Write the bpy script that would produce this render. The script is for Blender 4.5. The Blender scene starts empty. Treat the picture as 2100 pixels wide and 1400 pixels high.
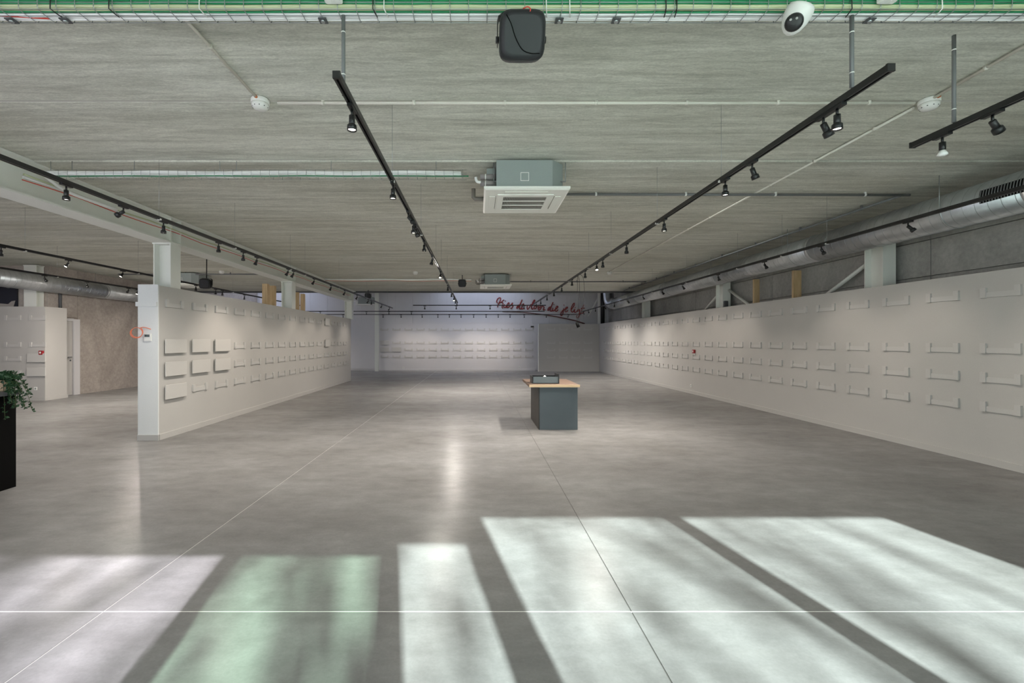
import bpy, math, random
from mathutils import Vector, Matrix

random.seed(7)
S = bpy.context.scene
COL = S.collection
PI = math.pi
CAM = 1.48            # eye height
F = 933.0             # focal length in pixels of the 2100 px wide frame
CX, CY = 980.0, 699.0 # principal point
CEIL = CAM + 1.942    # underside of the concrete slabs
TRK = CAM + 1.30      # height of the lighting tracks
PART_TOP = 2.31       # top of the display walls

# ------------------------------------------------------------------ camera
cd = bpy.data.cameras.new('camera'); cam = bpy.data.objects.new('camera', cd); COL.objects.link(cam)
cam.location = (0, 0, CAM); cam.rotation_euler = (PI / 2, 0, 0)
cd.sensor_width = 36; cd.sensor_fit = 'HORIZONTAL'; cd.lens = F / 2100 * 36
cd.shift_x = (1050 - CX) / 2100; cd.shift_y = -(700 - CY) / 2100
cd.clip_start = .05; cd.clip_end = 300
S.camera = cam
# ------------------------------------------------------------------ exposure
S.view_settings.view_transform = 'Standard'; S.view_settings.look = 'None'
S.view_settings.gamma = 1; S.view_settings.use_curve_mapping = False
S.view_settings.exposure = 0.74
SKY = 1.7
SUN = 15.0
LAMP_W = 12.5
S.cycles.max_bounces = 10; S.cycles.diffuse_bounces = 7; S.cycles.transparent_max_bounces = 16
S.cycles.sample_clamp_indirect = 6
# ------------------------------------------------------------------ sky
w = bpy.data.worlds.new('sky'); S.world = w; w.use_nodes = True
bg = w.node_tree.nodes['Background']
bg.inputs[0].default_value = (.86, .95, 1.0, 1); bg.inputs[1].default_value = SKY
# ------------------------------------------------------------------ sun
sl = bpy.data.lights.new('sun', 'SUN'); sl.energy = SUN; sl.angle = math.radians(.7); sl.color = (1, .985, .96)
so = bpy.data.objects.new('sun', sl); COL.objects.link(so)
AZ, TANEL = .185, .683     # shadows run along (-AZ, 1)
d = Vector((-AZ, 1, -TANEL * math.hypot(AZ, 1)))
so.rotation_euler = d.to_track_quat('-Z', 'Y').to_euler(); so.location = (3, -12, 12)

# ================================================================== helpers
class MB:
    def __init__(s): s.v = []; s.f = []; s.sm = []
    def face(s, idx, sm=False): s.f.append(tuple(idx)); s.sm.append(sm)
    def box(s, x0, x1, y0, y1, z0, z1):
        b = len(s.v)
        s.v += [(x, y, z) for z in (z0, z1) for y in (y0, y1) for x in (x0, x1)]
        for q in ((0, 2, 3, 1), (4, 5, 7, 6), (0, 1, 5, 4), (2, 6, 7, 3), (0, 4, 6, 2), (1, 3, 7, 5)):
            s.face([b + i for i in q])
        return s
    def cbox(s, x0, x1, y0, y1, z0, z1, c):      # box with chamfered edges around z and on top/bottom
        pts = lambda i, z: [(x0 + i + c, y0 + i, z), (x1 - i - c, y0 + i, z), (x1 - i, y0 + i + c, z), (x1 - i, y1 - i - c, z),
                            (x1 - i - c, y1 - i, z), (x0 + i + c, y1 - i, z), (x0 + i, y1 - i - c, z), (x0 + i, y0 + i + c, z)]
        s.loft([pts(c, z0), pts(0, z0 + c), pts(0, z1 - c), pts(c, z1)], sm=False)
        return s
    def loft(s, rings, sm=True, cap=True, closed=True):
        b = len(s.v); n = len(rings[0])
        for r in rings: s.v += [tuple(p) for p in r]
        for i in range(len(rings) - 1):
            for j in range(n if closed else n - 1):
                k = (j + 1) % n
                s.face((b + i * n + j, b + i * n + k, b + (i + 1) * n + k, b + (i + 1) * n + j), sm)
        if cap:
            s.face([b + j for j in reversed(range(n))]); e = b + (len(rings) - 1) * n
            s.face([e + j for j in range(n)])
        return s
    def cyl(s, p0, p1, r0, r1=None, n=12, cap=True): return s.tube([p0, p1], [r0, r0 if r1 is None else r1], n, cap)
    def tube(s, path, r, n=8, cap=True):
        P = [Vector(p) for p in path]; R = r if isinstance(r, (list, tuple)) else [r] * len(P)
        t0 = (P[1] - P[0]).normalized()
        u = t0.cross(Vector((0, 0, 1)))
        if u.length < 1e-3: u = t0.cross(Vector((0, 1, 0)))
        u.normalize(); rings = []
        for i, p in enumerate(P):
            t = (P[min(i + 1, len(P) - 1)] - P[max(i - 1, 0)])
            t = t.normalized() if t.length > 1e-9 else t0
            u = (u - t * u.dot(t))
            if u.length < 1e-6: u = t.orthogonal()
            u.normalize(); v = t.cross(u)
            rings.append([p + (u * math.cos(a) + v * math.sin(a)) * R[i] for a in [2 * PI * k / n for k in range(n)]])
        return s.loft(rings, True, cap)
    def lathe(s, prof, c=(0, 0, 0), n=20):       # profile (r, z) about a vertical axis
        return s.loft([[(c[0] + r * math.cos(2 * PI * k / n), c[1] + r * math.sin(2 * PI * k / n), c[2] + z) for k in range(n)] for r, z in prof], True, True)
    def extrude(s, poly, axis, a, b):            # polygon (u, v) swept along an axis
        def pt(u, v, t): return (t, u, v) if axis == 'x' else (u, t, v) if axis == 'y' else (u, v, t)
        return s.loft([[pt(u, v, a) for u, v in poly], [pt(u, v, b) for u, v in poly]], False)
    def xf(s, m):
        s.v = [tuple(m @ Vector(p)) for p in s.v]; return s

def world_loc(o):
    v = Vector((0, 0, 0))
    while o: v += o.location; o = o.parent
    return v

def obj(name, mb, mat, parent=None, local=False):
    off = world_loc(parent) if (parent and not local) else Vector((0, 0, 0))
    me = bpy.data.meshes.new(name)
    me.from_pydata([tuple(Vector(p) - off) for p in mb.v], [], mb.f)
    me.polygons.foreach_set('use_smooth', mb.sm)
    me.materials.append(mat); me.update()
    o = bpy.data.objects.new(name, me); COL.objects.link(o)
    if parent: o.parent = parent
    return o

def tag(o, label, cat, group=None):
    o['label'] = label; o['category'] = cat
    if group: o['group'] = group
    return o
def thing(name, loc, label, cat, group=None):
    o = bpy.data.objects.new(name, None); COL.objects.link(o); o.location = loc; o.empty_display_size = .1
    return tag(o, label, cat, group)
def struct(name, mb, mat, parent=None):
    o = obj(name, mb, mat, parent)
    if not parent: o['kind'] = 'structure'
    return o
def dup(root, loc=None, rotz=None, label=None, group=None):
    r = root.copy(); COL.objects.link(r)
    if loc is not None: r.location = loc
    if rotz is not None: r.rotation_euler = (0, 0, rotz)
    if label: r['label'] = label
    if group: r['group'] = group
    for ch in root.children:
        c = ch.copy(); COL.objects.link(c); c.parent = r
        for g in ch.children:
            q = g.copy(); COL.objects.link(q); q.parent = c
    return r
def spline(pts, k=6):
    P = [Vector(p) for p in pts]; out = []
    for i in range(len(P) - 1):
        a, b, c, e = P[max(i - 1, 0)], P[i], P[i + 1], P[min(i + 2, len(P) - 1)]
        for j in range(k):
            t = j / k
            out.append(.5 * ((2 * b) + (c - a) * t + (2 * a - 5 * b + 4 * c - e) * t * t + (3 * b - a - 3 * c + e) * t ** 3))
    out.append(P[-1]); return out
ORD = ('first second third fourth fifth sixth seventh eighth ninth tenth eleventh twelfth thirteenth fourteenth fifteenth sixteenth seventeenth '
       'eighteenth nineteenth twentieth twenty-first twenty-second twenty-third twenty-fourth twenty-fifth twenty-sixth').split()

# ================================================================== materials
def mat(name, col, rough=.6, metal=0, spec=.5):
    m = bpy.data.materials.new(name); m.use_nodes = True
    p = m.node_tree.nodes['Principled BSDF']
    p.inputs['Base Color'].default_value = (*col, 1); p.inputs['Roughness'].default_value = rough
    p.inputs['Metallic'].default_value = metal; p.inputs['Specular IOR Level'].default_value = spec
    return m
def N(m, t, **kw):
    n = m.node_tree.nodes.new(t)
    for k, v in kw.items(): setattr(n, k, v)
    return n
def L(m, a, b): m.node_tree.links.new(a, b)
def noise(m, scale, detail=5, rough=.6, stretch=(1, 1, 1), src='pos', dist=0):
    if src == 'pos': g = N(m, 'ShaderNodeNewGeometry').outputs['Position']
    else: g = N(m, 'ShaderNodeTexCoord').outputs['Object']
    mp = N(m, 'ShaderNodeMapping'); mp.inputs['Scale'].default_value = stretch; L(m, g, mp.inputs[0])
    n = N(m, 'ShaderNodeTexNoise'); n.inputs['Scale'].default_value = scale; n.inputs['Detail'].default_value = detail
    n.inputs['Roughness'].default_value = rough; n.inputs['Distortion'].default_value = dist
    L(m, mp.outputs[0], n.inputs['Vector']); return n.outputs['Fac']
def ramp(m, fac, stops):
    r = N(m, 'ShaderNodeValToRGB'); e = r.color_ramp.elements
    while len(e) < len(stops): e.new(.5)
    for i, (p, c) in enumerate(stops):
        e[i].position = p; e[i].color = (*c, 1) if isinstance(c, tuple) else (c, c, c, 1)
    L(m, fac, r.inputs[0]); return r.outputs[0]
def mul(m, a, b, f=1.0, mode='MULTIPLY'):
    x = N(m, 'ShaderNodeMix', data_type='RGBA', blend_type=mode); x.inputs[0].default_value = f
    L(m, a, x.inputs[6]); L(m, b, x.inputs[7]); return x.outputs[2]
def base(m, c): L(m, c, m.node_tree.nodes['Principled BSDF'].inputs['Base Color'])
def bump(m, fac, strength=.2, dist=.01):
    b = N(m, 'ShaderNodeBump'); b.inputs['Strength'].default_value = strength; b.inputs['Distance'].default_value = dist
    L(m, fac, b.inputs['Height']); L(m, b.outputs[0], m.node_tree.nodes['Principled BSDF'].inputs['Normal'])

def slab_mat():
    m = mat('ceiling_concrete', (.4, .4, .35), .85, spec=.25)
    a = noise(m, 1.0, 6, .62, (.7, 9, 1), dist=.6)
    c = ramp(m, a, [(.28, (.47, .475, .415)), (.5, (.655, .66, .59)), (.72, (.78, .785, .71))])
    b = noise(m, 9, 6, .75, (.55, 3.2, 1), dist=1.2)
    c = mul(m, c, ramp(m, b, [(.3, .74), (.55, 1.0), (.75, 1.16)]))
    g = noise(m, 90, 3, .7, (.5, 1.5, 1))
    c = mul(m, c, ramp(m, g, [(.3, .82), (.7, 1.12)]))
    oi = N(m, 'ShaderNodeObjectInfo'); c = mul(m, c, ramp(m, oi.outputs['Random'], [(0, .93), (1, 1.06)]))
    st = noise(m, .8, 4, .6, (.35, 1.1, 1)); c = mul(m, c, ramp(m, st, [(.35, (.93, .92, .9)), (.65, (1.05, 1.05, 1.06))]))
    base(m, c); bump(m, b, .25, .01); return m
def floor_mat():
    m = mat('polished_concrete', (.3, .3, .3), .27, spec=.03)
    a = noise(m, .8, 8, .66, (.8, 1.5, 1))
    c = ramp(m, a, [(.26, (.168, .163, .156)), (.5, (.213, .209, .204)), (.74, (.265, .263, .26))])
    b = noise(m, 4.5, 7, .72, (.8, 1.3, 1)); c = mul(m, c, ramp(m, b, [(.34, .88), (.66, 1.1)]))
    g = noise(m, 55, 4, .7); c = mul(m, c, ramp(m, g, [(.3, .93), (.7, 1.05)]))
    base(m, c)
    bump(m, g, .03, .004); return m
def paint(name, col, var=.04, rough=.7):
    m = mat(name, col, rough, spec=.3)
    a = noise(m, 1.3, 4); c0 = tuple(x * (1 - var) for x in col); c1 = tuple(min(1, x * (1 + var)) for x in col)
    g = noise(m, 140, 2)
    base(m, mul(m, ramp(m, a, [(.3, c0), (.7, c1)]), ramp(m, g, [(.3, .97), (.7, 1.03)]))); bump(m, g, .04, .002); return m
def wall_concrete(name, lo, hi):
    m = mat(name, lo, .9, spec=.2)
    a = noise(m, 1.1, 7, .65, (1, 1, .6), dist=.8); c = ramp(m, a, [(.3, lo), (.7, hi)])
    b = noise(m, 14, 5, .7); c = mul(m, c, ramp(m, b, [(.3, .82), (.7, 1.12)]))
    oi = N(m, 'ShaderNodeObjectInfo'); c = mul(m, c, ramp(m, oi.outputs['Random'], [(0, .86), (1, 1.1)]))
    base(m, c); bump(m, b, .2, .006); return m
def wood(name, lo, hi, stretch=(14, 14, 1.2)):
    m = mat(name, lo, .55)
    a = noise(m, 2.2, 6, .65, stretch, dist=1.0); base(m, ramp(m, a, [(.3, lo), (.7, hi)])); return m
def glass(name, tint):
    m = bpy.data.materials.new(name); m.use_nodes = True; t = m.node_tree; t.nodes.clear()
    o = N(m, 'ShaderNodeOutputMaterial'); a = N(m, 'ShaderNodeBsdfTransparent'); a.inputs[0].default_value = (*tint, 1)
    g = N(m, 'ShaderNodeBsdfGlossy'); g.inputs['Roughness'].default_value = .02
    x = N(m, 'ShaderNodeMixShader'); x.inputs[0].default_value = .06
    L(m, a.outputs[0], x.inputs[1]); L(m, g.outputs[0], x.inputs[2]); L(m, x.outputs[0], o.inputs[0]); return m
def emis(name, col, s):
    m = mat(name, (.8, .8, .8), .3); p = m.node_tree.nodes['Principled BSDF']
    p.inputs['Emission Color'].default_value = (*col, 1); p.inputs['Emission Strength'].default_value = s; return m
def duct_mat():
    m = mat('galvanised_steel', (.52, .54, .56), .34, .85)
    a = noise(m, 5, 4, .6, (1, 1, 1)); base(m, ramp(m, a, [(.3, (.46, .48, .5)), (.7, (.62, .64, .66))])); return m

M_SLAB = slab_mat(); M_FLOOR = floor_mat()
M_MORTAR = paint('joint_mortar', (.55, .54, .5), .1)
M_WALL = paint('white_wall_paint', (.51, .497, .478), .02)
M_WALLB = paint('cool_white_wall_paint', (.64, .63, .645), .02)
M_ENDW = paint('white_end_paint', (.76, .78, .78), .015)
M_BRACKET = paint('white_bracket_plastic', (.55, .538, .522), .01, .5)
M_BOARD = paint('white_sample_board', (.57, .557, .535), .015, .45)
M_CONC = wall_concrete('grey_precast_concrete', (.31, .305, .29), (.47, .465, .445))
M_CONCL = wall_concrete('brown_grey_concrete', (.34, .30, .27), (.50, .45, .41))
M_STEEL = paint('pale_grey_steel_paint', (.80, .815, .77), .03, .5)
M_BLACK = mat('black_metal', (.012, .012, .013), .38)
M_BLACKM = mat('matt_black_laminate', (.003, .003, .003), .6, spec=.08)
M_SPK = mat('black_speaker_plastic', (.014, .015, .018), .5)
M_DGREY = mat('dark_grey_plastic', (.085, .09, .095), .55)
M_GREYPVC = mat('grey_pvc', (.17, .175, .18), .5)
M_WPLAST = mat('white_plastic', (.8, .8, .77), .4)
M_CREAM = paint('cream_pvc', (.72, .70, .63), .03, .45)
M_DUCT = duct_mat()
M_ZINC = mat('zinc_wire', (.40, .43, .44), .35, .8)
M_ACBODY = paint('grey_green_sheet_metal', (.30, .34, .33), .03, .5)
M_ACWHITE = paint('white_cassette_plastic', (.87, .875, .82), .01, .4)
M_GRILLE = mat('dark_intake_mesh', (.07, .065, .055), .7)
M_GREEN = mat('green_cable_sheath', (.02, .27, .11), .45)
M_OLIVE = mat('pale_olive_cable_sheath', (.52, .57, .36), .5)
M_WCABLE = mat('white_cable_sheath', (.82, .82, .82), .45)
M_RED = mat('red_cable_sheath', (.62, .06, .04), .45)
M_ORANGE = mat('orange_cable_sheath', (.85, .23, .12), .45)
M_PIPEWRAP = mat('white_pipe_insulation', (.86, .87, .86), .5)
M_PINE = wood('raw_pine', (.50, .34, .17), (.68, .50, .29))
M_TOPWOOD = wood('brown_wood_top', (.10, .062, .042), (.165, .105, .072), (3, 22, 3))
M_PLY = wood('plywood_edge', (.78, .56, .33), (.88, .68, .44), (2, 2, 60))
M_CABINET = paint('grey_blue_laminate', (.12, .145, .16), .06, .45)
M_TRAYGREY = paint('slate_grey_board', (.15, .185, .2), .1, .5)
M_SIGNRED = mat('dark_red_letter_enamel', (.25, .014, .012), .5)
M_SWOOSH = mat('brown_underline_enamel', (.13, .03, .025), .45)
M_ALARM = mat('red_alarm_plastic', (.30, .015, .02), .4)
M_LIT = emis('lit_lamp_lens', (1, .90, .74), 14)
M_UNLIT = mat('unlit_lamp_lens', (.35, .35, .34), .15)
M_BULB = mat('frosted_bulb_glass', (.85, .85, .83), .2)
M_LEAF = mat('dark_green_leaf', (.025, .075, .03), .45)
M_STEM = mat('plant_stem', (.07, .1, .03), .6)
M_POT = wood('pink_gold_pot', (.55, .36, .24), (.85, .66, .46), (9, 9, 9))
M_ALU = mat('dark_window_aluminium', (.06, .06, .065), .45)
M_GLASS = glass('dimmed_lavender_glass', (.80, .79, .84)); M_GLASSG = glass('green_tinted_glass', (.73, .90, .80)); M_GLASSC = glass('pale_green_glass', (.86, .935, .93))  # first tint, on unseen panes, is dimmed and lavender to soften the left sun patch
def opal(name, tint):
    m = bpy.data.materials.new(name); m.use_nodes = True; t = m.node_tree; t.nodes.clear()
    o = N(m, 'ShaderNodeOutputMaterial'); a = N(m, 'ShaderNodeBsdfTranslucent'); a.inputs[0].default_value = (*tint, 1)
    L(m, a.outputs[0], o.inputs[0]); return m
M_OPAL = opal('opal_rooflight_sheet', (.42, .44, .50))
M_PAVE = paint('outdoor_paving', (.74, .73, .70), .08, .9)  # unseen ground, made this pale to bounce sunlight up onto the ceiling
M_BARK = mat('tree_bark', (.10, .08, .065), .9)
M_DRAIN = mat('brown_grey_drain_pvc', (.24, .22, .20), .55)
M_SEALW = mat('white_joint_sealant', (.8, .79, .76), .5)
M_SEALD = mat('dark_joint_sealant', (.10, .095, .09), .7)
M_SCREEN = mat('dark_lcd', (.03, .05, .045), .25)
M_NIGHT = mat('dark_poster_print', (.02, .022, .035), .4)
M_POSTERL = mat('pale_poster_print', (.35, .32, .30), .5)
M_COPPER = mat('bracket_orange_clip', (.55, .18, .08), .5)

# ================================================================== the setting
XR0, XR1 = 6.117, 5.87      # right display wall: x at y = 5.1 and y = 21.9
def xr(y): return XR0 + (XR1 - XR0) * (y - 5.095) / (21.9 - 5.095)
YB = 22.9                   # back wall
XO = 6.62                   # outer concrete wall, right
BEAMX = -4.93
XL = -13.6
YF = -.6                    # front glazing
YEND = 17.8                 # where the slab ceiling stops

# floor: base + cast slabs with sealed joints
fl = struct('floor', MB().box(XL - .2, XO + .2, YF - .2, YB + .3, -.2, -.012), M_SEALD)
g = .0035
xs = [XL - .2, -2.05, .84, XO + .2]; ys = [YF - .2, 2.49, YB + .3]
for i in range(3):
    for j in range(2):
        o = obj('floor_slab', MB().box(xs[i] + g, xs[i + 1] - g, ys[j] + g, ys[j + 1] - g, -.1, 0), M_FLOOR, fl)
obj('joint_sealant', MB().box(xs[0], xs[3], 2.49 - g, 2.49 + g, -.05, -.0005), M_SEALW, fl)
obj('joint_sealant', MB().box(-2.05 - g * .7, -2.05 + g * .7, YF, YB, -.05, -.001), mat('pale_grey_sealant', (.5, .49, .47), .5), fl)
obj('joint_sealant', MB().box(.84 - g, .84 + g, YF, YB, -.05, -.003), M_SEALD, fl)

# ceiling: mortar bed + hollow-core slabs as parts
ce = struct('ceiling', MB().box(XL, XO, YF - .2, YEND - .02, CEIL + .004, CEIL + .25), M_MORTAR)
jy = [YF - .2] + [3.69 + 1.2 * k for k in range(-3, 12)] + [YEND]
for a, b in zip(jy[:-1], jy[1:]):
    for xa, xb in ((XL, BEAMX), (BEAMX, XO)):
        dz = random.uniform(0, .004) - (.014 if 4.8 < a < 5 and xa == BEAMX else 0)
        c, e = .012, .004
        o = obj('ceiling_slab', MB().extrude([(a + e + c, CEIL + dz), (b - e - c, CEIL + dz), (b - e, CEIL + dz + c), (b - e, CEIL + .2), (a + e, CEIL + .2), (a + e, CEIL + dz + c)], 'x', xa + .003, xb - .003), M_SLAB, ce)
# end trim of the slab ceiling and roof of the rear void with two rooflights
struct('trim_1', MB().box(XL, XO, YEND, YEND + .12, CEIL - .05, CEIL + .9), M_DGREY)
ZV = 4.35
vr = MB(); sk = [(-11.4, -8.0), (-2.0, 2.3)]; sy0, sy1 = 19.4, 22.75
xx = XL
for a, b in sk:
    vr.box(xx, a, YEND, YB + .3, ZV, ZV + .15); vr.box(a, b, YEND, sy0, ZV, ZV + .15); vr.box(a, b, sy1, YB + .3, ZV, ZV + .15); xx = b
vr.box(xx, XO, YEND, YB + .3, ZV, ZV + .15)
struct('ceiling_void', vr, M_WALLB)
for k, (a, b) in enumerate(sk):
    wn = struct('window_%d' % (k + 1), MB().box(a, b, sy0, sy0 + .05, ZV + .15, ZV + .22).box(a, b, sy1 - .05, sy1, ZV + .15, ZV + .22).box(a, a + .05, sy0 + .05, sy1 - .05, ZV + .15, ZV + .22).box(b - .05, b, sy0 + .05, sy1 - .05, ZV + .15, ZV + .22), M_ALU)
    obj('pane', MB().box(a + .05, b - .05, sy0 + .05, sy1 - .05, ZV + .17, ZV + .18), M_OPAL, wn)
def portal(x, y, z, sx, sy, rot):
    pl = bpy.data.lights.new('daylight_opening', 'AREA'); pl.shape = 'RECTANGLE'; pl.size = sx; pl.size_y = sy
    pl.cycles.is_portal = True
    po = bpy.data.objects.new('daylight_opening', pl); po.location = (x, y, z); po.rotation_euler = rot; COL.objects.link(po)

# back wall: display surface and upper cladding panels
bw = struct('wall_back', MB().box(XL, XO, YB + .02, YB + .25, 0, ZV), M_WALLB)
obj('display_surface', MB().box(XL, XO, YB, YB + .02, .08, 2.36), M_WALLB, bw)
x = XL
while x < XO:
    obj('cladding_panel', MB().box(x + .006, min(x + .86, XO) - .006, YB + .004, YB + .02, 2.37, ZV), M_WALLB, bw); x += .86
struct('baseboard_back', MB().box(-5.0, 2.9, YB - .018, YB, 0, .09), M_WALLB)

# outer concrete wall, right side, as precast panels
wr = struct('wall_right', MB().box(XO, XO + .2, YF, YB + .3, 0, ZV + .1), M_CONC)
yy = YF + .1
for k in range(7):
    y1 = min(yy + 3.55, YB + .2)
    for z0, z1 in ((0, 2.42), (2.43, 2.95), (2.96, ZV)):
        obj('concrete_panel', MB().box(XO - .05, XO, yy + .006, y1 - .006, z0, z1), M_CONC, wr)
    yy = y1
# right display wall
T = .1
def rwall(y0, y1, z0, z1, off0, off1):
    return MB().loft([[(xr(y0) + off0, y0, z), (xr(y1) + off0, y1, z), (xr(y1) + off1, y1, z), (xr(y0) + off1, y0, z)] for z in (z0, z1)], False)
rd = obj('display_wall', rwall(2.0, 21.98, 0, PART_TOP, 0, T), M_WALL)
tag(rd, 'long white display wall with four rows of brackets under the big spiral duct', 'display wall')
struct('baseboard_right', rwall(2.0, 21.9, 0, .085, -.015, 0), M_WALL)
# short return wall at the back
rt = obj('display_wall', MB().box(2.95, 5.87, 22.0, 22.1, 0, PART_TOP), M_WALL)
tag(rt, 'short white return wall across the far corner beneath the red lettering', 'display wall')
obj('edge_trim', MB().box(2.915, 2.95, 21.99, 22.11, 0, PART_TOP + .01), M_WPLAST, rt)
struct('baseboard_corner', MB().box(2.95, 5.86, 21.985, 22.0, 0, .085), M_WALL)

# left partition
PX, PY0, PY1 = -4.76, 6.77, 17.05
PL = -5.06
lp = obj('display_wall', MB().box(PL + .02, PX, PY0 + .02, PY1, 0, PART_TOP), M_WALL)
tag(lp, 'thick white freestanding partition with brackets and boards, built around steel columns', 'display wall')
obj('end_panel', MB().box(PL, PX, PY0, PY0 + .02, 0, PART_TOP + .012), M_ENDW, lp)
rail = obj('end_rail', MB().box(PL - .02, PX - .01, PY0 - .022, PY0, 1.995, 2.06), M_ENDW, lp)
struct('baseboard_left', MB().box(PX, PX + .015, PY0 + .02, PY1, 0, .085).box(PL, PX + .015, PY0 - .015, PY0, 0, .085), M_WALL)

# left hall: display box, concrete walls, door
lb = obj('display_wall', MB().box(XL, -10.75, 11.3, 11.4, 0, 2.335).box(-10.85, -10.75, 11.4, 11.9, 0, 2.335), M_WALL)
tag(lb, 'white corner display wall with a red alarm, next to the narrow white door', 'display wall')
struct('baseboard_hall', MB().box(XL, -10.735, 11.285, 11.3, 0, .085).box(-10.75, -10.735, 11.3, 11.92, 0, .085), M_WALL)
LX = -11.1
wl = struct('wall_left', MB().box(LX - .25, LX - .03, 12.5, YB, 0, ZV).box(LX - .25, LX - .03, 11.8, 12.5, 2.08, ZV).box(XL, LX - .03, 11.78, 12.0, 2.1, ZV)
            .box(XL - .2, XL, YF, 11.8, 0, ZV), M_CONCL)
for y0, y1 in ((12.62, 15.0), (15.0, 17.4), (17.4, 19.9), (19.9, YB)):
    obj('concrete_panel', MB().box(LX - .03, LX, y0 + .004, y1 - .004, 0, ZV), M_CONCL, wl)
obj('concrete_panel', MB().box(LX - .03, LX, 11.75, 12.61, 2.13, ZV), M_CONCL, wl)
obj('concrete_panel', MB().box(XL, LX - .035, 11.75, 11.78, 2.1, ZV), M_CONCL, wl)
dr = struct('door_1', MB().box(LX - .06, LX - .02, 11.6, 12.47, .01, 2.02), M_WALL)
obj('door_frame', MB().box(LX - .03, LX + .012, 12.49, 12.68, 0, 2.08).box(LX - .03, LX + .012, 11.55, 12.49, 2.025, 2.09).box(LX - .03, LX + .012, 11.92, 11.96, 0, 2.025), M_WALLB, dr)
obj('door_handle', MB().tube([(LX - .02, 12.41, 1.04), (LX + .03, 12.41, 1.04), (LX + .035, 12.39, 1.04), (LX + .035, 12.28, 1.04)], .011, 8).cyl((LX - .02, 12.41, .95), (LX - .008, 12.41, .95), .022, n=12), M_DGREY, dr)

# front glazed facade (behind the camera): frames, panes, lintels
wf = MB()
bays = [(-13.4, -10.4, 2.63, 'c'), (-10.28, -7.2, 2.63, 'c'), (-7.08, -4.1, 2.63, 'c'), (-3.98, -1.06, 2.63, 'c'), (-.94, .015, 2.63, 'g'), (.155, .644, 2.76, 'p'), (.845, 2.38, 3.1, 'p'), (2.52, 4.22, 3.1, 'p')]
px = XL - .2
for a, b, h, _ in bays:
    wf.box(px, a, YF - .06, YF, 0, ZV); wf.box(a, b, YF - .06, YF, h, ZV); px = b
wf.box(px, XO + .2, YF - .06, YF, 0, ZV)
struct('wall_front', wf, M_ALU)
for k, (a, b, h, t) in enumerate(bays):
    wn = struct('window_%d' % (k + 3), MB().box(a, b, YF - .05, YF - .01, .0, .035), M_ALU)
    obj('pane', MB().box(a, b, YF - .036, YF - .026, .035, h), {'c': M_GLASS, 'g': M_GLASSG, 'p': M_GLASSC}[t], wn)
    portal((a + b) / 2, YF - .1, h / 2, b - a, h, (PI / 2, 0, 0))
st = struct('ground', MB().box(-40, 40, -45, YF - .2, -.3, -.06), M_PAVE)
struct('roof', MB().box(XL - .3, XO + .3, YF - .3, YEND, CEIL + .26, CEIL + .32).box(XL - .3, XO + .3, YEND, YEND + .12, CEIL + .2, ZV + .1), M_DGREY)

# ================================================================== steelwork
bm_z0 = CAM + 1.533; bx0, bx1 = -5.08, -4.78; bxc = (bx0 + bx1) / 2
beam = obj('steel_beam', MB().box(bxc - .008, bxc + .008, 1.0, YEND, bm_z0 + .02, CEIL - .02), M_STEEL)
tag(beam, 'long pale grey steel I-beam carrying the ceiling along the left partition', 'beam')
obj('bottom_flange', MB().box(bx0, bx1, 1.0, YEND, bm_z0, bm_z0 + .02), M_STEEL, beam)
obj('top_flange', MB().box(bx0, bx1, 1.0, YEND, CEIL - .025, CEIL - .002), M_STEEL, beam)
for y in (7.1, 7.34, 11.73, 11.97, 17.3, 17.54):
    obj('stiffener_plate', MB().box(bxc + .008, bx1 - .01, y - .007, y + .007, bm_z0 + .02, CEIL - .025), M_STEEL, beam)
def hcol(name, cx, cy, z0, z1, wx, wy, label, group=None, along='y'):
    t = thing(name, (cx, cy, z0), label, 'column', group)
    tk = .018
    if along == 'y':   # flanges face front and back
        obj('flange', MB().box(cx - wx / 2, cx + wx / 2, cy - wy / 2, cy - wy / 2 + tk, z0, z1), M_STEEL, t)
        obj('flange', MB().box(cx - wx / 2, cx + wx / 2, cy + wy / 2 - tk, cy + wy / 2, z0, z1), M_STEEL, t)
        obj('web', MB().box(cx - .006, cx + .006, cy - wy / 2 + tk, cy + wy / 2 - tk, z0, z1), M_STEEL, t)
    else:              # flanges face the sides
        obj('flange', MB().box(cx - wx / 2, cx - wx / 2 + tk, cy - wy / 2, cy + wy / 2, z0, z1), M_STEEL, t)
        obj('flange', MB().box(cx + wx / 2 - tk, cx + wx / 2, cy - wy / 2, cy + wy / 2, z0, z1), M_STEEL, t)
        obj('web', MB().box(cx - wx / 2 + tk, cx + wx / 2 - tk, cy - .006, cy + .006, z0, z1), M_STEEL, t)
    obj('cap_plate', MB().box(cx - wx / 2 - .01, cx + wx / 2 + .01, cy - wy / 2 - .01, cy + wy / 2 + .01, z1 - .02, z1), M_STEEL, t)
    return t
for y, l in ((7.22, 'pale grey steel column rising from the near end of the left partition'), (11.85, 'pale grey steel column between the two pairs of pine studs'), (17.42, 'pale grey steel column at the far end of the left partition')):
    hcol('steel_column', -4.93, y, PART_TOP + .005, bm_z0, .27, .24, l, 'steel columns under the beam', 'x')
hcol('steel_column', -4.95, 22.3, 0, ZV - .02, .17, .17, 'slim full height grey steel column before the white back wall', None, 'y')
for y, l in ((7.2, 'grey steel column behind the right display wall, nearest the camera'), (11.8, 'grey steel column behind the right display wall with a small black box'), (17.2, 'grey steel column behind the right display wall, farthest along')):
    hcol('steel_column', 6.36, y, 0, CEIL - .1, .2, .34, l, 'steel columns along the concrete wall', 'y')
obj('switch_box', MB().cbox(6.27, 6.36, 11.55, 11.625, 2.33, 2.50, .008), M_DGREY)
tag(bpy.data.objects['switch_box'], 'small black box fixed low on a grey steel column above the right wall', 'switch box')
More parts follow.
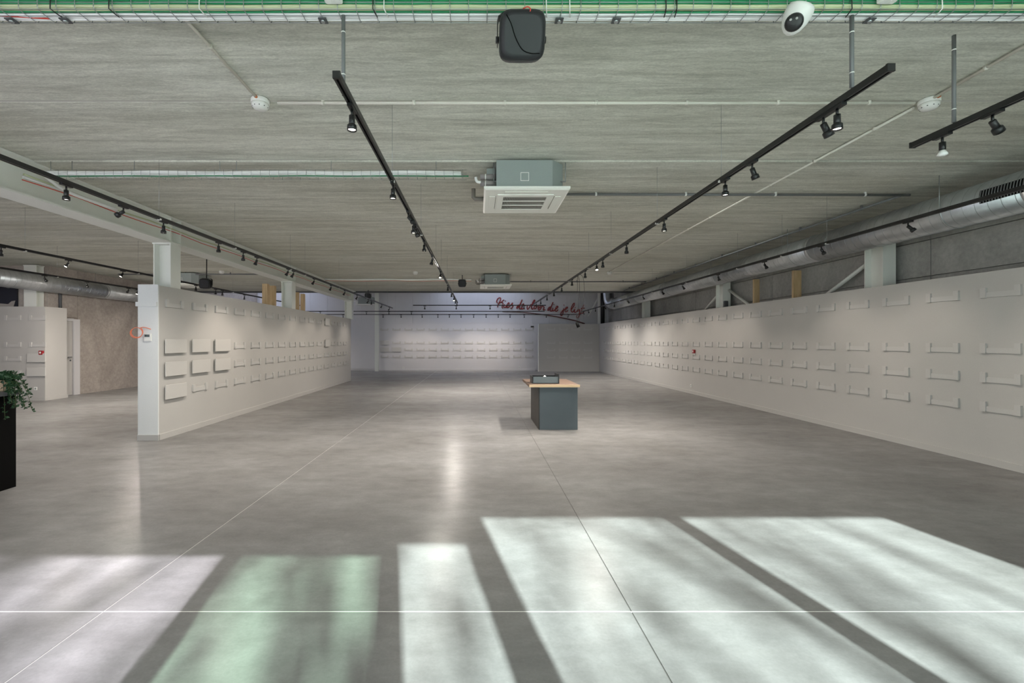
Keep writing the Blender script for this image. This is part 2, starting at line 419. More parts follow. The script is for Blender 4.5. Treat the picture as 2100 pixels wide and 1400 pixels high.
hcol('steel_column', -11.32, 11.6, 2.0, CEIL - .02, .32, .2, 'grey steel column above the corner display wall in the left hall', None, 'y')
def brace(y0, z0, y1, z1, label):
    m = MB().tube([(6.42, y0, z0), (6.42, y1, z1)], .04, 4); tag(obj('diagonal_brace', m, M_STEEL), label, 'brace', 'wind braces on the concrete wall')
brace(7.37, CAM + 1.34, 9.2, CAM + .45, 'white diagonal steel brace dropping behind the right wall past a pine stud')
brace(11.62, CAM + 1.3, 10.3, CAM + .6, 'short white diagonal brace leaning off the column with a black box')
brace(11.98, CAM + 1.33, 13.2, CAM + .7, 'thin white diagonal brace on the far side of the black box column')
# pine studs
def stud(x, y, wx, wy, z0, z1, label, grp):
    tag(obj('pine_stud', MB().cbox(x - wx / 2, x + wx / 2, y - wy / 2, y + wy / 2, z0, z1, .004), M_PINE), label, 'wood stud', grp)
stud(6.27, 8.95, .16, .05, 0, CAM + 1.385, 'pale pine stud above the right display wall, the taller nearer one', 'pine studs behind the right wall')
stud(6.27, 10.25, .13, .05, 0, CAM + 1.39, 'pale pine stud above the right display wall, the farther shorter one', 'pine studs behind the right wall')
for k, y in enumerate((10.62, 10.98, 12.45, 12.86)):
    stud(-4.95, y, .1 if k > 1 else .12, .12, PART_TOP, CAM + 1.33, 'brown pine stud on the left partition, %s one counted from its near end' % ORD[k], 'pine studs on the partition')

# ================================================================== sample brackets and boards
def make_bracket():
    t = thing('sample_bracket', (0, 0, 0), 'x', 'bracket')
    obj('base_bar', MB().box(-.145, .145, -.013, 0, 0, .062), M_BRACKET, t, True)
    for s in (-1, 1):
        obj('end_pad', MB().box(s * .175 - .03, s * .175 + .03, -.024, 0, -.002, .118), M_BRACKET, t, True)
    return t
ROWS = [(2.0, 'top row'), (1.335, 'second row'), (.985, 'third row'), (.635, 'bottom row')]
proto = make_bracket(); used = [False]
def bracket(loc, rot, label, group):
    if not used[0]:
        used[0] = True; proto.location = loc; proto.rotation_euler = (0, 0, rot); proto['label'] = label; proto['group'] = group; return proto
    return dup(proto, loc, rot, label, group)
def board(loc, rot, label, wd=.5, ht=.22):
    t = obj('sample_board', MB().cbox(-wd / 2, wd / 2, -.044, -.025, 0, ht, .003), M_BOARD)
    t.location = loc; t.rotation_euler = (0, 0, rot); tag(t, label, 'board', 'blank boards hung on brackets')
ang = math.atan2(XR1 - XR0, 21.9 - 5.095)
for i in range(26):
    y = 4.66 + .655 * i
    if y > 21.7: break
    for z, rn in ROWS:
        bracket((xr(y), y, z), -PI / 2 - ang, 'white bracket on the long right wall, %s, %s column from the camera' % (rn, ORD[i]), 'brackets on the right display wall')
for i in range(16):
    y = 7.13 + .652 * i
    if y > 16.9: break
    for r, (z, rn) in enumerate(ROWS):
        bracket((PX, y, z), PI / 2, 'white bracket on the freestanding left partition, %s, %s column from the camera' % (rn, ORD[i]), 'brackets on the left partition')
        if (i < 3 and r in (1, 2)) or (i == 0 and r == 3):
            board((PX, y, z - .045), PI / 2, 'blank white board on the left partition, %s, %s column from the camera' % (rn, ORD[i]))
        if i == 11 and r in (0, 1):
            board((PX, y, z - .03), PI / 2, 'blank white board far along the left partition, alone in its %s' % rn, .42)
for i in range(13):
    x = (788.6 - CX) / F * YB + .607 * i
    for r, (z, rn) in enumerate(ROWS):
        bracket((x, YB, z), 0, 'white bracket on the far back wall, %s, %s column from the slim post' % (rn, ORD[i]), 'brackets on the back wall')
        if (i == 0 and r in (1, 2)) or (i == 1 and r == 2):
            board((x, YB, z - .045), 0, 'blank white board on the far back wall, %s, %s column from the slim post' % (rn, ORD[i]), .47)
for i in range(4):
    x = 3.54 + .595 * i
    for z, rn in ROWS:
        bracket((x, 22.0, z), 0, 'white bracket on the short return wall, %s, %s column from its open edge' % (rn, ORD[i]), 'brackets on the return wall')
for i in range(4):
    x = (78 - CX) / F * 11.3 - .62 * i
    for r, (z, rn) in enumerate(ROWS):
        bracket((x, 11.3, z), 0, 'white bracket on the left hall corner wall, %s, %s column from the corner' % (rn, ORD[i]), 'brackets on the corner wall')
        if i == 0 and r in (2, 3):
            board((x - .01, 11.3, z - .03), 0, 'blank white board near the corner of the left hall wall, %s' % rn, .46)

# ================================================================== lighting tracks
def rail_mb(a, b, axis, fixed, z):
    hw, h = .017, .034   # underside has the open conductor groove
    P = [(-hw, h), (-hw, 0), (-.006, 0), (-.006, .022), (.006, .022), (.006, 0), (hw, 0), (hw, h)]
    P = [(fixed + u, z + v) for u, v in P]
    return MB().extrude(P, axis, a, b)
TR = {}
def track(key, a, b, fixed, label, axis='y', z=TRK, wires=()):
    mid = (a + b) / 2
    t = thing('lighting_track', (fixed, mid, z) if axis == 'y' else (mid, fixed, z), label, 'lighting track', 'ceiling lighting tracks')
    obj('rail', rail_mb(a, b, axis, fixed, z), M_BLACK, t)
    for e in (a, b):
        s = .012 if e == b else -.012
        bx = (fixed - .019, fixed + .019, min(e, e + s), max(e, e + s)) if axis == 'y' else (min(e, e + s), max(e, e + s), fixed - .019, fixed + .019)
        obj('end_cap', MB().box(*bx, z - .001, z + .036), M_BLACK, t)
    for wv in wires:
        p = (fixed, wv) if axis == 'y' else (wv, fixed)
        top = CEIL - .002 if (axis == 'y' and wv < YEND) or (axis == 'x' and fixed < YEND) else ZV
        obj('suspension_wire', MB().cyl((*p, z + .03), (*p, top), .0016, n=5), M_ZINC, t)
        obj('wire_clip', MB().box(p[0] - .02, p[0] + .02, p[1] - .012, p[1] + .012, z - .004, z + .012), M_WPLAST, t)
    TR[key] = (fixed, axis, z)
track('L', 2.26, 15.6, -.70, 'long black ceiling track running back on the left of both ceiling cassettes', wires=(3.72, 5.6, 7.6, 8.7, 10.4, 12.9))
track('R', 2.20, 16.2, 1.99, 'long black ceiling track running back on the right of both ceiling cassettes', wires=(3.72, 5.05, 6.8, 8.16, 9.95, 12.8))
track('B', 1.6, 18.2, -3.42, 'long black ceiling track in front of the pale steel beam', wires=(4.88, 6.4, 8.3, 9.0, 11.2, 14.0, 17.2))
track('D', 1.6, 20.6, 4.68, 'long black ceiling track passing under the big spiral duct on the right', wires=(6.1, 7.0, 8.2, 10.2, 12.2, 15.0, 19.0))
track('S', 1.3, 3.06, 2.93, 'short black track with a bare bulb near the top right corner', wires=(2.0,))
track('H', 2.0, 17.2, -6.57, 'black ceiling track in the left hall crossing behind the partition', wires=(6.6, 8.8, 12.2, 15.2))
track('W', 3.0, 14.0, -8.6, 'black ceiling track in the left hall along the small spiral duct', wires=(9.3, 12.2))
track('X1', -2.38, 2.50, 16.8, 'highest of the black cross tracks before the back wall', 'x', wires=(-1.5, 1.6))
track('X2', -9.5, 2.95, 20.2, 'middle black cross track before the back wall', 'x', wires=(-5.6, -1.2, 2.4))
track('X3', -9.5, 4.9, 21.6, 'lowest black cross track right in front of the back wall', 'x', z=CAM + 1.24, wires=(-6, 0, 4.4))

def make_lamp(lit, bulb=False):
    t = thing('track_spotlight', (0, 0, 0), 'x', 'spotlight')
    obj('adapter', MB().box(-.014, .014, -.05, .05, -.016, 0), M_BLACK, t, True)
    obj('stem', MB().cyl((0, 0, -.016), (0, 0, -.05), .007, n=8), M_BLACK, t, True)
    b = obj('lamp_body', MB().lathe([(.006, .008), (.0165, .004), (.017, -.042), (.012, -.046)], n=16), M_BLACK, t, True); b.location = (0, 0, -.052)
    if bulb:
        obj('bulb', MB().lathe([(.014, -.046), (.026, -.066), (.027, -.076), (.010, -.082)], n=14), M_BULB, b, True)
    else:
        obj('front_ring', MB().lathe([(.014, -.040), (.026, -.050), (.027, -.078), (.0235, -.078), (.0225, -.066), (.012, -.060)], n=20), M_BLACK, b, True)
        obj('lens', MB().lathe([(.0222, -.067), (.0215, -.0695), (.008, -.072)], n=16), M_LIT if lit else M_UNLIT, b, True)
    return t
PROT = {'lit': make_lamp(True), 'dark': make_lamp(False), 'bulb': make_lamp(True, True)}
PUSED = {k: False for k in PROT}
spotd = bpy.data.lights.new('lamp_beam', 'SPOT'); spotd.energy = LAMP_W * 1.65; spotd.spot_size = math.radians(82); spotd.spot_blend = .9; spotd.shadow_soft_size = .03; spotd.color = (1, .88, .76)
spotp = spotd.copy(); spotp.energy = LAMP_W * 2.2
floord = bpy.data.lights.new('lamp_beam_wide', 'SPOT'); floord.energy = LAMP_W * 9.5; floord.spot_size = math.radians(158); floord.spot_blend = 1; floord.shadow_soft_size = .03; floord.color = (1, .92, .83)
neard = floord.copy(); neard.energy = LAMP_W * .45
hallf = floord.copy(); hallf.energy = LAMP_W * 5.5
def lamp(key, pos, state, label, rot=(0, 0), light=True, group='track spotlights'):
    """state: lit / dark lens / bare bulb; rot = tilt about x and y (radians)"""
    fx, ax, z = TR[key]; loc = (fx, pos, z) if ax == 'y' else (pos, fx, z)
    p = PROT[state]
    if not PUSED[state]: PUSED[state] = True; r = p; r.location = loc; r['label'] = label; r['group'] = group
    else: r = dup(p, loc, None, label, group)
    if ax == 'x': r.rotation_euler = (0, 0, PI / 2)
    body = [c for c in r.children if c.name.startswith('lamp_body')][0]
    rr = rot if ax == 'y' else (rot[1], rot[0])
    body.rotation_euler = (rot[0], rot[1], 0)
    if light and state != 'dark':
        lo = bpy.data.objects.new('lamp_beam', (spotp if key == 'B' else spotd) if abs(rot[1]) > .3 else (neard if TR[key][1] == 'y' and pos < 5 else hallf if key in 'HW' else floord)); COL.objects.link(lo)
        lo.parent = body; lo.location = (0, 0, -.1)
    return r
NAMES = {'L': 'ceiling track left of the cassettes', 'R': 'ceiling track right of the cassettes', 'B': 'track before the steel beam', 'D': 'track under the right duct',
         'S': 'short corner track', 'H': 'left hall track', 'W': 'track by the left hall duct', 'X1': 'highest cross track', 'X2': 'middle cross track', 'X3': 'lowest cross track'}
DARKROT = {'a': (.5, -.55), 'b': (.35, .6), 'c': (-.5, .5), 'd': (0, 0), 'e': (.9, .2)}
def run(key, items, end='camera'):
    for n, it in enumerate(items):
        pos, state = it[0], it[1]; rot = it[2] if len(it) > 2 else (0, 0)
        how = {'lit': 'lit black spotlight', 'dark': 'dark black spotlight', 'bulb': 'black lampholder with a bare white bulb'}[state]
        if abs(rot[0]) + abs(rot[1]) > .3: how = how.replace('black', 'tilted black', 1)
        lamp(key, pos, state, '%s, %s from the %s on the %s' % (how, ORD[n], end, NAMES[key]), rot)
run('L', [(2.53, 'lit'), (3.75, 'lit'), (4.58, 'dark', (.2, -.75)), (4.95, 'lit'), (5.12, 'dark', (-.1, -.35)), (5.94, 'lit'), (7.0, 'dark', (0, .25)), (8.55, 'lit', (-.5, .1)), (10.6, 'dark'), (12.1, 'lit'), (13.3, 'lit', (-.4, 0)), (14.2, 'lit'), (15.2, 'dark')])
run('R', [(2.52, 'lit'), (2.62, 'dark', (.15, -.6)), (3.30, 'dark', (.1, -.42)), (3.66, 'lit'), (4.86, 'lit'), (6.09, 'dark'), (7.25, 'lit'), (7.62, 'lit', (-.5, .1)), (8.44, 'lit'), (9.62, 'dark'), (10.8, 'dark'), (11.9, 'dark'), (13.1, 'lit'), (14.4, 'dark'), (15.5, 'lit')])
wl_ = (0, .55)   # towards the left partition
run('B', [(2.6, 'lit'), (3.78, 'lit'), (4.39, 'dark', (0, 1.05)), (4.95, 'lit'), (6.0, 'lit'), (6.63, 'dark'), (7.04, 'dark', (0, .4)), (8.2, 'lit', wl_), (8.44, 'lit', wl_), (9.5, 'lit', wl_), (10.6, 'lit', (0, .4)), (11.7, 'lit', wl_), (12.9, 'lit', wl_), (14.2, 'lit', wl_), (14.6, 'dark'), (16.2, 'lit', wl_), (17.6, 'dark', (0, .6))])
wr_ = (0, -.6)
run('D', [(3.7, 'lit', wr_), (4.95, 'lit', (-.35, -.65)), (6.2, 'lit', wr_), (7.43, 'lit', wr_), (8.86, 'lit', (0, -.32)), (10.4, 'lit', wr_), (11.55, 'lit', wr_), (12.9, 'lit', wr_), (14.2, 'lit', wr_), (15.6, 'lit'), (16.8, 'dark', wr_), (18.1, 'lit'), (19.3, 'lit', wr_), (20.2, 'dark', wr_)])
run('S', [(2.59, 'dark', (.2, -.85)), (2.87, 'bulb')])
run('H', [(4.0, 'lit'), (6.27, 'dark'), (7.3, 'lit', (-.55, .2)), (8.42, 'lit', (-.55, .2)), (10.6, 'lit'), (11.4, 'dark'), (11.7, 'lit'), (12.8, 'lit'), (14.0, 'lit'), (16.2, 'lit')])
wh_ = (.3, .8)
run('W', [(5.5, 'lit'), (7.6, 'lit', (.7, .2)), (9.03, 'lit', (.7, .1)), (10.0, 'lit', (.6, .25)), (11.2, 'lit', wh_), (11.5, 'lit', (-.45, 0)), (12.8, 'lit', wh_), (13.7, 'lit', wh_)])  # second spotlight is added out of view to brighten the corner display wall
wb_ = (.5, 0)
run('X1', [(X, 'dark') for X in (-1.96, -.8, .45, 1.71)], 'partition side')
run('X2', [(X, 'dark') for X in (-8.2, -7.0, -4.95, -3.95, -2.95)], 'partition side')
run('X3', [(-8.7, 'lit'), (-7.6, 'dark'), (-6.4, 'dark'), (-4.5, 'dark'), (-3.65, 'lit', (0, -.5)), (-2.65, 'lit', (0, -.5)), (-1.9, 'lit', (0, -.42)), (-1.35, 'dark', (0, .6)), (-.8, 'lit', (0, -.42)), (-.2, 'lit', (0, -.5)), (.39, 'lit', (0, -.42)), (.97, 'lit', (0, -.5)), (1.53, 'lit', (0, -.42)), (2.2, 'dark'), (3.25, 'dark'), (4.3, 'dark', (.5, 0))], 'partition side')
for k, v in PUSED.items(): assert v

# grey flex conduits dropping to the tracks
def drop(x, y, z0, z1, label, r=.0105):
    t = thing('flex_conduit', (x, y, z0), label, 'conduit', 'grey drop conduits to the tracks')
    obj('tube', MB().cyl((x, y, z0), (x, y, z1), r, n=10), M_GREYPVC, t)
    for z in (z0 + .08, z1 - .09):
        obj('cable_tie', MB().lathe([(r + .001, -.003), (r + .002, 0), (r + .001, .003)], (x, y, z), 10), M_WPLAST, t)
    obj('feed_cable', MB().tube([(x, y, z0 + .02), (x, y, z0 - .01), (x - .004, y, TRK + .03)], .004, 6), M_DGREY, t)
drop(-.73, 2.47, CAM + 1.365, CAM + 1.765, 'grey conduit dropping to the start of the track beside the smoke detector')
drop(2.03, 2.47, CAM + 1.375, CAM + 1.765, 'grey conduit dropping beside the two close spotlights at upper right')
drop(2.93, 2.80, CAM + 1.345, CAM + 1.88, 'grey conduit crossing the diagonal pipe down to the short corner track')

# ================================================================== front cable tray
ty0, ty1, tz = 2.43, 2.535, CAM + 1.772
t1 = thing('wire_cable_tray', (0, 2.48, tz), 'zinc wire mesh cable tray across the ceiling close overhead', 'cable tray')
TX0, TX1 = -4.6, 4.6
wr_r = .0022
for y, z in ((ty0, tz + .075), (ty0, tz + .037), (ty0, tz), (ty0 + .05, tz), (ty1, tz), (ty1, tz + .037), (ty1, tz + .075)):
    obj('long_wire', MB().cyl((TX0, y, z), (TX1, y, z), wr_r, n=6), M_ZINC, t1)
cw = None
for k in range(92):
    x = TX0 + .05 + .1 * k
    if cw is None:
        cw = obj('cross_wire', MB().tube([(0, ty0 - .004, tz + .078), (0, ty0 - .004, tz + .01), (0, ty0 + .006, tz - .004), (0, ty1 - .006, tz - .004), (0, ty1 + .004, tz + .008), (0, ty1 + .004, tz + .078)], wr_r, 5), M_ZINC)
        cw.parent = t1; cw.location = (x, -2.48, -tz)
    else:
        c = cw.copy(); COL.objects.link(c); c.parent = t1; c.location = (x, -2.48, -tz)
def splice(px):
    x = (px - CX) / F * 2.5
    p = obj('splice_plate', MB().box(x - .022, x + .022, ty1 - .05, ty1 - .008, tz - .012, tz - .006), M_DGREY, t1)
    obj('bolt', MB().lathe([(.011, -.010), (.012, -.004), (.012, 0)], (x, ty1 - .03, tz - .009), 10), M_ZINC, p)
for p in (22, 133, 662, 1147, 1264, 1785): splice(p)
for p in (105, 225, 410, 765, 788, 1120, 1168, 1365, 1387, 1745, 1930):
    x = (p - CX) / F * 2.43
    obj('cable_tie', MB().tube([(x, ty0 + .01, tz + .06), (x, ty0 - .006, tz + .045), (x, ty0 - .007, tz - .002), (x + .006, ty0 + .02, tz - .007), (x + .012, ty0 + .05, tz - .008)], .003, 5), M_BLACK if p % 2 else M_WPLAST, t1)
cab = [('green', M_GREEN, .012, .041, .0095), ('green', M_GREEN, .014, .060, .0095), ('pale olive', M_OLIVE, .011, .022, .0085), ('pale olive', M_OLIVE, .012, .008, .0085), ('green', M_GREEN, .030, .007, .0055),
       ('pale olive', M_OLIVE, .033, .021, .008), ('green', M_GREEN, .034, .040, .009), ('white', M_WCABLE, .047, .007, .0065), ('white', M_WCABLE, .062, .007, .0065), ('white', M_WCABLE, .077, .007, .0065),
       ('white', M_WCABLE, .090, .007, .006), ('white', M_WCABLE, .055, .021, .0065), ('white', M_WCABLE, .071, .021, .0065), ('white', M_WCABLE, .086, .020, .0065), ('white', M_WCABLE, .016, .084, .010), ('white', M_WCABLE, .04, .064, .011),
       ('brown', mat('brown_cable_sheath', (.12, .04, .03), .5), .03, .090, .005), ('green', M_GREEN, .05, .042, .009)]
cnt = {}
for n, (cn, m, dy, dz, r) in enumerate(cab):
    pts = []; cnt[cn] = cnt.get(cn, 0) + 1
    x = TX0
    while x <= TX1 + .01:
        pts.append((x, ty0 + dy + random.uniform(-.002, .002), tz + dz + random.uniform(-.002, .003))); x += .3
    tag(obj('cable', MB().tube(spline(pts, 3), r, 7), m), '%s cable in the near wire tray, %s of its colour from the front' % (cn, ORD[cnt[cn] - 1]), 'cable', '%s cables in the near tray' % cn)
pts = [(TX0 + .28 * k, ty0 + .062 + .018 * math.sin(k * 1.7), tz + .004) for k in range(9)]
tag(obj('cable', MB().tube(spline(pts, 4), .005, 7), M_RED), 'red cable showing among white cables at the left end of the near tray', 'cable')
def jbox(px, label):
    x = (px - CX) / F * 2.4
    t = thing('junction_box', (x, 2.39, tz + .02), label, 'junction box', 'junction boxes on the near tray')
    obj('body', MB().cbox(x - .046, x + .046, 2.37, 2.425, tz + .018, tz + .11, .006), M_WPLAST, t)
    for s in (-.022, .022): obj('cable_knockout', MB().lathe([(.016, -.003), (.017, 0), (.017, .002)], (x + s, 2.397, tz + .018), 12), M_WPLAST, t)
jbox(683, 'white junction box on the wire tray above the drop conduit and left track')
jbox(1822, 'white junction box on the wire tray beside the dome camera')

# loudspeakers
def superring(w_, h_, y, cz, n=28, e=.45):
    out = []
    for k in range(n):
        a = 2 * PI * k / n; c, s = math.cos(a), math.sin(a)
        out.append((w_ * math.copysign(abs(c) ** e, c), y, cz + h_ * math.copysign(abs(s) ** e, s)))
    return out
def speaker(loc, tilt, label, scale=1.0, near=False):
    t = thing('loudspeaker', loc, label, 'loudspeaker', 'black ceiling loudspeakers')
    R = Matrix.Rotation(tilt, 4, 'X')
    b = MB().loft([superring(.09, .085, -.118, 0), superring(.108, .104, -.112, 0), superring(.117, .113, -.09, 0), superring(.117, .113, -.02, 0), superring(.10, .095, .06, 0), superring(.07, .062, .1, 0)]).xf(R)
    b.v = [tuple(Vector(p) * scale + Vector(loc)) for p in b.v]
    body = obj('cabinet', b, M_SPK, t)
    gr = MB().loft([superring(.1165, .1125, -.084, 0), superring(.1185, .1145, -.086, 0), superring(.1185, .1145, -.092, 0), superring(.1165, .1125, -.094, 0)]).xf(R)
    gr.v = [tuple(Vector(p) * scale + Vector(loc)) for p in gr.v]
    obj('grille_rim', gr, M_BLACK, t)
    top = .175
    u = [(-.122, 0, -.035), (-.122, 0, .08), (-.116, 0, .105), (-.09, 0, .125), (-.07, 0, .13), (.07, 0, .13), (.09, 0, .125), (.116, 0, .105), (.122, 0, .08), (.122, 0, -.035)]
    rings = [[(x + dx, yy, z + dz) for dx, yy, dz in ((0, -.022, 0), (0, .022, 0), ((-.004 if x < 0 else .004), .022, .004), ((-.004 if x < 0 else .004), -.022, .004))] for x, _, z in u]
    ub = MB().loft(rings, False); ub.v = [tuple(Vector(p) * scale + Vector(loc)) for p in ub.v]
    obj('bracket', ub, M_BLACK, t)
    for s in (-1, 1):
        k = MB().cyl((s * .117, 0, -.005), (s * .133, 0, -.005), .017, n=10); k.v = [tuple(Vector(p) * scale + Vector(loc)) for p in k.v]
        obj('knob', k, M_BLACK, t)
    zt = CEIL - loc[2]
    if zt > .13 * scale and not near:
        k = MB().cyl((0, 0, .13 * scale), (0, 0, zt), .012, n=8); k.v = [tuple(Vector(p) + Vector(loc)) for p in k.v]; obj('hanger', k, M_BLACK, t)
    return t
sp = speaker((.228, 2.42, CAM + 1.605), .42, 'large black loudspeaker hung under the wire cable tray overhead', near=True)
cl = Vector((.228, 2.42, CAM + 1.605)); Rm = Matrix.Rotation(.42, 4, 'X')
lp_ = [(-.085, -.116, .085), (-.06, -.121, .045), (-.035, -.122, -.015), (0, -.122, -.065), (.045, -.122, -.082), (.09, -.119, -.082)]
obj('safety_cord', MB().tube(spline([Rm @ Vector(p) + cl for p in lp_], 6), .0022, 6), M_BLACKM, sp)
rc = [(.0, -.09, .115), (.02, -.11, .118), (.035, -.115, .108), (.03, -.11, .095), (.015, -.112, .095)]
obj('red_wire', MB().tube(spline([Rm @ Vector(p) + cl for p in rc], 5), .003, 6), M_RED, sp)
speaker((-.46, 13.4, CAM + 1.69), .0, 'small far black loudspeaker beside the distant ceiling cassette', .95)
speaker((-6.2, 10.4, CAM + 1.30), .0, 'black loudspeaker hanging over the left partition near the steel column')
speaker((-4.17, 17.3, CAM + 1.70), .0, 'distant black loudspeaker at the end of the beam before the back wall', .95)

# dome camera
dc = (1.648, 2.37, CAM + 1.66)
t = thing('security_camera', dc, 'white turret security camera with black face below the wire tray', 'security camera')
R = Vector((-.45, -.35, -.82)).to_track_quat('-Z', 'Y').to_matrix().to_4x4()
b = MB().lathe([(.03, .075), (.062, .07), (.066, .055), (.066, .035), (.06, .0), (.047, -.03), (.03, -.05), (.012, -.06)], n=28).xf(Matrix.Translation(dc) @ Matrix.Rotation(.35, 4, 'Y') @ Matrix.Rotation(.3, 4, 'X'))
obj('housing', b, M_WPLAST, t)
eye = Vector(dc) + Vector((-.022, -.03, -.022))
R2 = Vector((-.5, -.72, -.48)).to_track_quat('-Z', 'Y').to_matrix().to_4x4()
b = MB().lathe([(.04, .0), (.042, -.012), (.038, -.022), (.03, -.028), (.012, -.031)], n=24).xf(Matrix.Translation(eye) @ R2)
f_ = obj('face', b, M_BLACK, t)
for sx, sy in ((-.012, .014), (.014, .016)):
    b = MB().lathe([(.006, -.028), (.006, -.033), (.003, -.034)], (sx, sy, 0), 10).xf(Matrix.Translation(eye) @ R2); obj('lens', b, M_UNLIT, f_)
obj('mount_arm', MB().cyl((dc[0] + .02, 2.41, dc[2] + .06), (dc[0] + .03, 2.43, tz + .03), .012, n=10), M_WPLAST, t)

# ================================================================== smoke detectors and conduits on the slabs
def detector(x, y, label, clip=True):
    t = thing('smoke_detector', (x, y, CEIL - .06), label, 'smoke detector', 'white smoke detectors')
    obj('base', MB().lathe([(.068, 0), (.070, -.004), (.070, -.032), (.066, -.035)], (x, y, CEIL - .001), 24), M_WPLAST, t)
    h = obj('head', MB().lathe([(.062, -.035), (.065, -.042), (.065, -.058), (.048, -.078), (.014, -.083)], (x, y, CEIL - .001), 24), M_WPLAST, t)
    for k in range(10):
        a = 2 * PI * k / 10
        m = MB().box(-.004, .004, -.001, .001, -.006, .006).xf(Matrix.Translation((x + .060 * math.cos(a), y + .060 * math.sin(a), CEIL - .063)) @ Matrix.Rotation(a + PI / 2, 4, 'Z'))
        obj('vent', m, M_DGREY, h)
    if clip: obj('gland', MB().cyl((x + .0, y - .05, CEIL - .016), (x + .0, y - .085, CEIL - .016), .012, n=8), M_COPPER, t)
D1 = (-1.75, 3.66); D2 = (3.63, 3.66)
detector(*D1, 'white smoke detector on the concrete ceiling left of the front track')
detector(*D2, 'white smoke detector near the top right where the pale pipes meet')
detector(-1.75, 12.76, 'tiny far white smoke detector left of the distant spotlights', False)
detector(3.69, 12.76, 'round far white smoke detector at the end of the diagonal pipe', False)
detector(-7.1, 12.6, 'small white smoke detector in the left hall above the partition', False)
def pipe_run(name, p0, p1, r, m, label, grp=None, clips=1.0, cm=None, z=None):
    P0, P1 = Vector(p0), Vector(p1); mid = (P0 + P1) / 2
    t = thing(name, mid, label, 'conduit', grp)
    obj('pipe', MB().cyl(P0, P1, r, n=10), m, t)
    n = max(1, int((P1 - P0).length / clips)); dr_ = (P1 - P0).normalized(); sd = dr_.cross(Vector((0, 0, 1)))
    for k in range(n):
        c = P0 + (P1 - P0) * ((k + .5) / n)
        a, b = c - dr_ * .012, c + dr_ * .012
        mbx = MB().tube([a, b], r + .004, 8); e = MB()
        obj('clip', mbx.box(c.x - .012, c.x + .012, c.y - .012, c.y + .012, c.z + r, CEIL - .001), cm or m, t)
zc = CEIL - .018
pipe_run('surface_conduit', (D1[0] + .13, 3.68, zc), (D2[0] - .1, 3.68, zc), .0125, M_CREAM, 'cream conduit running straight across between the two near smoke detectors', 'pale surface conduits', .72)
pipe_run('surface_conduit', (D1[0], D1[1] - .09, zc), (D1[0] + .0, 1.2, zc), .0105, M_CREAM, 'pale conduit running from the left smoke detector up behind the wire tray', 'pale surface conduits', .9)
pipe_run('surface_conduit', (D2[0] - .03, D2[1] + .1, zc), (3.66, 12.68, zc), .011, M_CREAM, 'long pale conduit running diagonally back from the right smoke detector', 'pale surface conduits', .72)
pipe_run('surface_conduit', (D2[0] - .02, D2[1] - .05, zc), (3.45, 1.2, zc), .011, M_CREAM, 'pale conduit leaving the right smoke detector towards the top right corner', 'pale surface conduits', .8)
pipe_run('surface_conduit', (3.8, 12.76, zc), (5.5, 12.76, zc), .011, M_CREAM, 'short pale conduit going sideways from the far round detector to the duct', 'pale surface conduits', .8)
pipe_run('condensate_pipe', (.95, 5.9, CEIL - .04), (5.6, 5.9, CEIL - .05), .017, M_GREYPVC, 'dark grey drain pipe across the ceiling right of the near cassette', 'grey drain pipes', 1.15, M_WPLAST)
pipe_run('condensate_pipe', (5.5, 5.9, CEIL - .05), (5.45, 17.0, CEIL - .06), .016, M_GREYPVC, 'dark grey drain pipe running back along the ceiling above the right duct', 'grey drain pipes', 1.15)
pipe_run('condensate_pipe', (.95, 14.6, CEIL - .04), (5.4, 14.6, CEIL - .04), .02, M_GREYPVC, 'dark grey drain pipe across the ceiling right of the distant cassette', 'grey drain pipes', 1.2)
pipe_run('condensate_pipe', (-10.2, 12.9, CEIL - .05), (-5.1, 12.9, CEIL - .05), .02, M_GREYPVC, 'dark grey drain pipe across the ceiling of the left hall', 'grey drain pipes', 1.2)

